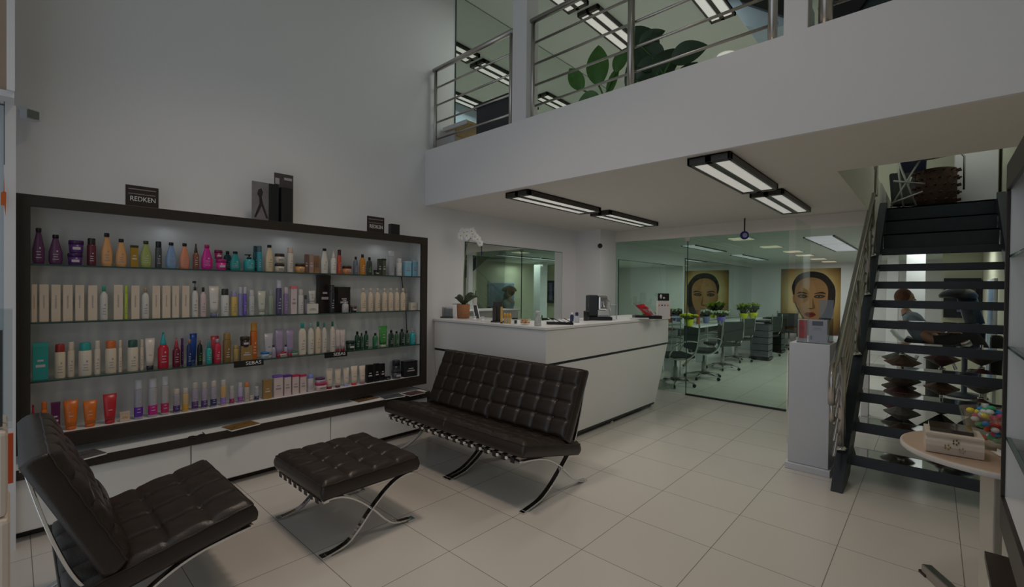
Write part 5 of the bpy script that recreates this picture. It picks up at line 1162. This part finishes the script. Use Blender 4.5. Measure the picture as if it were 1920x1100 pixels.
# ------------------------------------------------------------------ back room
dk = thing('salon_desk', 'long white manicure desk along the mirror in the back room', 'desk', (9.6, 3.2, 0))
build('desktop', MB().box(7.7, 12.2, 3.02, 3.49, .75, .78), WHITE, dk, .004)
for x in (7.75, 9.2, 10.7, 12.1): build('leg', MB().box(x-.02, x+.02, 3.25, 3.47, 0, .749), GREYW, dk)
build('apron', MB().box(7.8, 12.1, 3.30, 3.33, .60, .749), M('apron_grey', (.08, .09, .09), .5), dk)
build('footrest', MB().tube([(7.8, 3.15, .12), (9.3, 3.40, .30), (11.9, 3.40, .30)], .02, 8), M('tan_metal', (.30, .24, .18), .4), dk)
def salon_chair():
    t = thing('salon_chair', '', 'chair', (0, 0, 0), 'chrome salon chairs at the desk')
    for k in range(5):
        an = 2*PI*k/5+.2; l = build('base_leg', MB().tube([(.03*math.cos(an), .03*math.sin(an), .09), (.28*math.cos(an), .28*math.sin(an), .055)], [.022, .012], 8), CHROME, t)
        build('castor', MB().lathe([(.024, -.014), (.024, .014)], (.28*math.cos(an), .28*math.sin(an), .025), 10, axis=(math.sin(an), -math.cos(an), 0)), BLACK, l)
    build('gas_lift', MB().lathe([(.035, .06), (.035, .27), (.018, .28), (.018, .42)], (0, 0, 0), 12), M('lift_grey', (.45, .45, .44), .35, .4), t)
    build('seat', MB().cbox((0, .02, .45), (.46, .44, .05)), M('chair_mesh', (.04, .045, .045), .6, noise=.3, scale=50), t, .02)
    build('backrest', MB().cbox((0, -.23, .70), (.44, .035, .34)), M('chair_mesh', (.04, .045, .045), .6), t, .015)
    for s in (-1, 1): build('frame', MB().tube(bez([(s*.235, .20, .44), (s*.235, -.05, .36), (s*.235, -.25, .42), (s*.225, -.24, .60), (s*.225, -.25, .92)], 12), .013, 8), CHROME, t)
    for s in (-1, 1): build('armrest', MB().tube(bez([(s*.25, -.22, .66), (s*.29, -.05, .72), (s*.29, .15, .66), (s*.25, .2, .46)], 10), .011, 8), CHROME, t)
    return t
c0 = salon_chair()
spots = [(8.69, 2.80, -.5, 'chrome framed salon chair at the desk, nearest fully visible one'), (9.87, 2.92, -.3, 'chrome framed salon chair at the desk, second along'), (7.55, 2.72, .4, 'chrome framed salon chair close to the glass, partly behind the counter'), (6.68, 2.82, .8, 'chrome framed salon chair hidden behind the counter end'), (11.2, 2.72, -.2, 'chrome framed salon chair behind the grey trolley'), (12.95, 2.62, 1.9, 'salon chair farthest back near the rear wall')]
for k, (x, y, r, lab) in enumerate(spots):
    if k == 0: c0.location = (x, y, 0); c0.rotation_euler = (0, 0, r); c0['label'] = lab
    else: dup(c0, (x, y, 0), r, lab)
for nm, lab, x, y, m_, sz in (('trolley', 'translucent grey drawer trolley at the end of the desk chairs', 10.5, 2.62, M('smoky_trolley', (.10, .10, .115), .3, noise=.2, scale=12), (.34, .34)), ('trolley', 'black drawer trolley behind the grey one', 12.0, 2.72, BLACK, (.36, .36))):
    t = thing(nm, lab, 'trolley', (x, y, 0))
    for k in range(5): build('drawer', MB().cbox((x, y, .13+.135*k), (sz[0], sz[1], .125)), m_, t, .006)
    build('top_tray', MB().cbox((x, y, .79), (sz[0]+.05, sz[1]+.05, .03)), BLACK, t); build('base', MB().cbox((x, y, .045), (sz[0]+.03, sz[1]+.03, .04)), BLACK, t)
    for a in (-1, 1):
        for b_ in (-1, 1): build('castor', MB().lathe([(.02, -.01), (.02, .01)], (x+a*sz[0]*.42, y+b_*sz[1]*.42, .02), 10, axis=(0, 1, 0)), BLACK, t)
def flowers(px, x, lab, potc, flc, lfc, zt, potw=.09, n=40, z0=.7805, name='potted_flowers', spread=.14):
    q = at(px, 600, 'x', x); x, y = q.x, min(q.y, 3.36)
    t = thing(name, lab, 'plant', (x, y, z0))
    build('pot', MB().lathe([(potw*.62, z0), (potw*.65, z0+.004), (potw, z0+.13), (potw*.92, z0+.13), (potw*.9, z0+.11)], (x, y, 0), 18), MC(*potc), t)
    rn = random.Random(int(px)); b = MB(); f = MB()
    for k in range(n):
        an = rn.uniform(0, 2*PI); r = spread*math.sqrt(rn.random()); z = z0+.15+(zt-z0-.15)*(.75+.25*rn.random())*(1-.25*(r/spread)**2)
        b.tube([(x+r*.3*math.cos(an), y+r*.3*math.sin(an), z0+.11), (x+r*math.cos(an), y+r*math.sin(an), z)], .006, 4)
        f.sphere((x+r*math.cos(an), y+r*math.sin(an), z), .022, 6, 4, (1, 1, .6))
        b.sphere((x+r*.8*math.cos(an+.5), y+r*.8*math.sin(an+.5), z0+.13+(z-z0-.13)*.6), .025, 6, 4, (1, 1, .8))
    build('foliage', b, M('leafy_%d' % int(px), lfc, .6, noise=.3), t); bl = build('blossoms', f, MC(*flc, rough=.6), t); bl['kind'] = 'stuff'
flowers(1394, 11.2, 'bushy green plant with yellow tips in a yellow pot on the desk, left one', (106, 108, 10), (80, 92, 16), (.05, .07, .02), 1.14, .10, 44, spread=.15)
flowers(1412, 11.8, 'bushy green plant with yellow tips in a yellow pot on the desk, right one', (112, 112, 10), (80, 92, 16), (.05, .07, .02), 1.15, .11, 44, spread=.16)
flowers(1352, 9.3, 'white flowering plant in a lilac pot on the desk', (66, 56, 112), (96, 100, 84), (.04, .06, .02), 1.03, .09, 50, spread=.15)
flowers(1324, 9.1, 'white flowering plant behind the orange vase on the desk', (60, 64, 90), (96, 100, 88), (.03, .05, .03), 1.05, .07, 36, spread=.11)
flowers(1292, 8.0, 'yellow flowering plant in a yellow pot at the near end of the desk', (104, 106, 12), (112, 112, 10), (.10, .12, .02), 1.0, .08, 46, spread=.15)
q = at(1314, 590, 'x', 8.7)
t = thing('terracotta_vase', 'slim reddish brown vase on the desk between the plants', 'vase', (q.x, 3.3, .7805)); build('body', MB().lathe([(.03, .7805), (.035, .79), (.03, .9), (.022, 1.0), (.028, 1.03)], (q.x, 3.25, 0), 16), MC(88, 44, 28), t); build('rim', MB().lathe([(.029, 1.031), (.029, 1.04)], (q.x, 3.25, 0), 16), MC(70, 34, 22), t)
t = thing('paper_roll', 'white kitchen paper roll at the near end of the desk', 'paper roll', (8.25, 3.3, .7805)); build('roll', MB().lathe([(.05, .7805), (.05, 1.0)], (8.3, 3.3, 0), 18), WHITE, t); build('core', MB().lathe([(.018, 1.0005), (.018, 1.004)], (8.3, 3.3, 0), 12), M('cardboard', (.3, .22, .14), .8), t)
# glass shelves unit by the partition
t = thing('glass_etagere', 'open glass rack with dark clips standing behind the counter end', 'rack', (7.35, 3.25, 0))
for z in (.55, .66, .77, .97): build('glass_shelf', MB().box(7.18, 7.55, 3.08, 3.42, z-.008, z), SHG, t); 
for x in (7.2, 7.53):
    for y in (3.10, 3.40): build('upright', MB().tube([(x, y, 0), (x, y, .97)], .008, 6), CHROME, t)
# wall air conditioner reflected / back mirror light
# poster
PX = 13.296
pl, pr_ = 2.883, 1.632; pb, ptp = .37, 1.985
po = thing('portrait_poster', 'large poster of a dark-haired woman\'s face on golden brown ground on the rear wall', 'poster', (PX, (pl+pr_)/2, pb))
def pm():
    mt = bpy.data.materials.new('poster_ground'); mt.use_nodes = True; nt = mt.node_tree; b = nt.nodes['Principled BSDF']; b.inputs['Roughness'].default_value = .4
    tc = nt.nodes.new('ShaderNodeTexCoord'); mp = nt.nodes.new('ShaderNodeMapping'); nt.links.new(tc.outputs['Generated'], mp.inputs[0]); mp.inputs['Location'].default_value = (0, -.5, -.55); mp.inputs['Scale'].default_value = (0, 1.0, .95)
    ln = nt.nodes.new('ShaderNodeVectorMath'); ln.operation = 'LENGTH'; nt.links.new(mp.outputs[0], ln.inputs[0])
    nz = nt.nodes.new('ShaderNodeTexNoise'); nz.inputs['Scale'].default_value = 3; nt.links.new(tc.outputs['Generated'], nz.inputs[0])
    ad = nt.nodes.new('ShaderNodeMath'); ad.operation = 'MULTIPLY_ADD'; nt.links.new(nz.outputs['Fac'], ad.inputs[0]); ad.inputs[1].default_value = .12; nt.links.new(ln.outputs['Value'], ad.inputs[2])
    cr = nt.nodes.new('ShaderNodeValToRGB'); nt.links.new(ad.outputs[0], cr.inputs[0])
    e = cr.color_ramp.elements; e[0].position = .40; e[0].color = (.62, .50, .26, 1); e[1].position = .72; e[1].color = (.10, .045, .015, 1); e2 = e.new(.53); e2.color = (.42, .25, .08, 1)
    nt.links.new(cr.outputs[0], b.inputs['Base Color']); return mt
build('sheet', MB().box(PX-.004, PX, pr_, pl, pb, ptp), pm(), po)
build('mount', MB().box(PX+.0005, PX+.003, pr_+.01, pl-.01, pb+.01, ptp-.01), BLACK, po)
def U(u, v): return (PX-.004, pl+(pr_-pl)*u, pb+(ptp-pb)*v)
def shape(nm, pts, c_, layer, sub=12):
    ps = []
    n = len(pts)
    for i in range(n):   # closed Catmull-Rom
        p0, p1, p2, p3 = [Vector(pts[(i+k-1) % n]+(0,)) for k in range(4)]
        for k in range(4):
            t_ = k/4; ps.append(.5*((2*p1)+(-p0+p2)*t_+(2*p0-5*p1+4*p2-p3)*t_*t_+(-p0+3*p1-3*p2+p3)*t_**3))
    P3 = [Vector(U(p.x, p.y))+Vector((-.0008*layer, 0, 0)) for p in ps]
    return build(nm, MB().prism(P3, (.0007, 0, 0)), M('ink_%s' % nm, c_, .45, noise=.12, scale=5), po)
shape('hair', [(.21, .62), (.20, .75), (.30, .90), (.50, .955), (.72, .92), (.86, .80), (.92, .66), (.90, .40), (.84, .22), (.70, .10), (.45, .12), (.36, .28), (.27, .42)], (.022, .014, .012), 1)
shape('neck', [(.40, .0), (.42, .2), (.5, .25), (.7, .25), (.76, .12), (.80, .0)], (.20, .10, .045), 2)
shape('face', [(.245, .60), (.26, .72), (.34, .82), (.50, .865), (.68, .83), (.79, .72), (.80, .55), (.77, .40), (.68, .26), (.56, .20), (.44, .22), (.34, .34), (.27, .46)], (.33, .17, .075), 3)
shape('cheek_light', [(.30, .60), (.40, .80), (.54, .82), (.60, .66), (.58, .50), (.54, .36), (.42, .34), (.32, .46)], (.37, .195, .088), 4)
shape('ear', [(.225, .60), (.21, .54), (.235, .46), (.26, .50), (.255, .58)], (.30, .15, .06), 4)
shape('brow', [(.28, .615), (.34, .645), (.44, .630), (.46, .612), (.36, .622)], (.03, .015, .01), 5)
shape('brow_right', [(.57, .612), (.62, .632), (.72, .645), (.77, .612), (.68, .622)], (.03, .015, .01), 5)
shape('eye_shadow', [(.29, .575), (.34, .605), (.43, .60), (.465, .57), (.42, .548), (.34, .55)], (.07, .035, .02), 5)
shape('eye_shadow_right', [(.57, .57), (.61, .60), (.70, .605), (.76, .58), (.70, .55), (.61, .55)], (.07, .035, .02), 5)
shape('eye_white', [(.335, .572), (.37, .582), (.42, .572), (.38, .565)], (.25, .20, .16), 6)
shape('eye_white_right', [(.612, .572), (.65, .582), (.70, .575), (.66, .565)], (.25, .20, .16), 6)
shape('iris', [(.36, .575), (.378, .587), (.396, .575), (.378, .562)], (.02, .015, .015), 7)
shape('iris_right', [(.64, .575), (.657, .587), (.674, .575), (.657, .562)], (.02, .015, .015), 7)
shape('nose_side', [(.555, .56), (.575, .48), (.60, .41), (.575, .385), (.55, .40), (.548, .48)], (.18, .09, .04), 5)
shape('nostrils', [(.455, .40), (.50, .383), (.53, .378), (.57, .392), (.53, .398), (.49, .396)], (.08, .035, .02), 6)
shape('lips', [(.42, .305), (.47, .335), (.51, .326), (.55, .335), (.61, .305), (.57, .268), (.51, .255), (.46, .268)], (.16, .025, .018), 5)
shape('lip_line', [(.43, .303), (.51, .308), (.60, .303), (.51, .298)], (.03, .008, .008), 6)
text('lettering', 'TRESS', (PX-.006, pl-.22, pb+.22), .13, M('bronze_ink', (.30, .20, .09), .5), po, (0, -1, 0), (0, 0, 1), .36)

t = thing('blue_glass_screen', 'pale blue frosted glass screen against the right wall behind the stairs', 'screen', (9.0, RY, 0))
build('pane', MB().box(8.3, 9.25, RY+.004, RY+.02, .25, 1.55), M('pale_blue_glass', (.22, .32, .46), .25), t)
build('frame', MB().box(8.27, 9.28, RY+.003, RY+.03, 1.55, 1.60).box(8.27, 8.30, RY+.003, RY+.03, .0, 1.55).box(9.25, 9.28, RY+.003, RY+.03, .0, 1.55), GREYW, t)
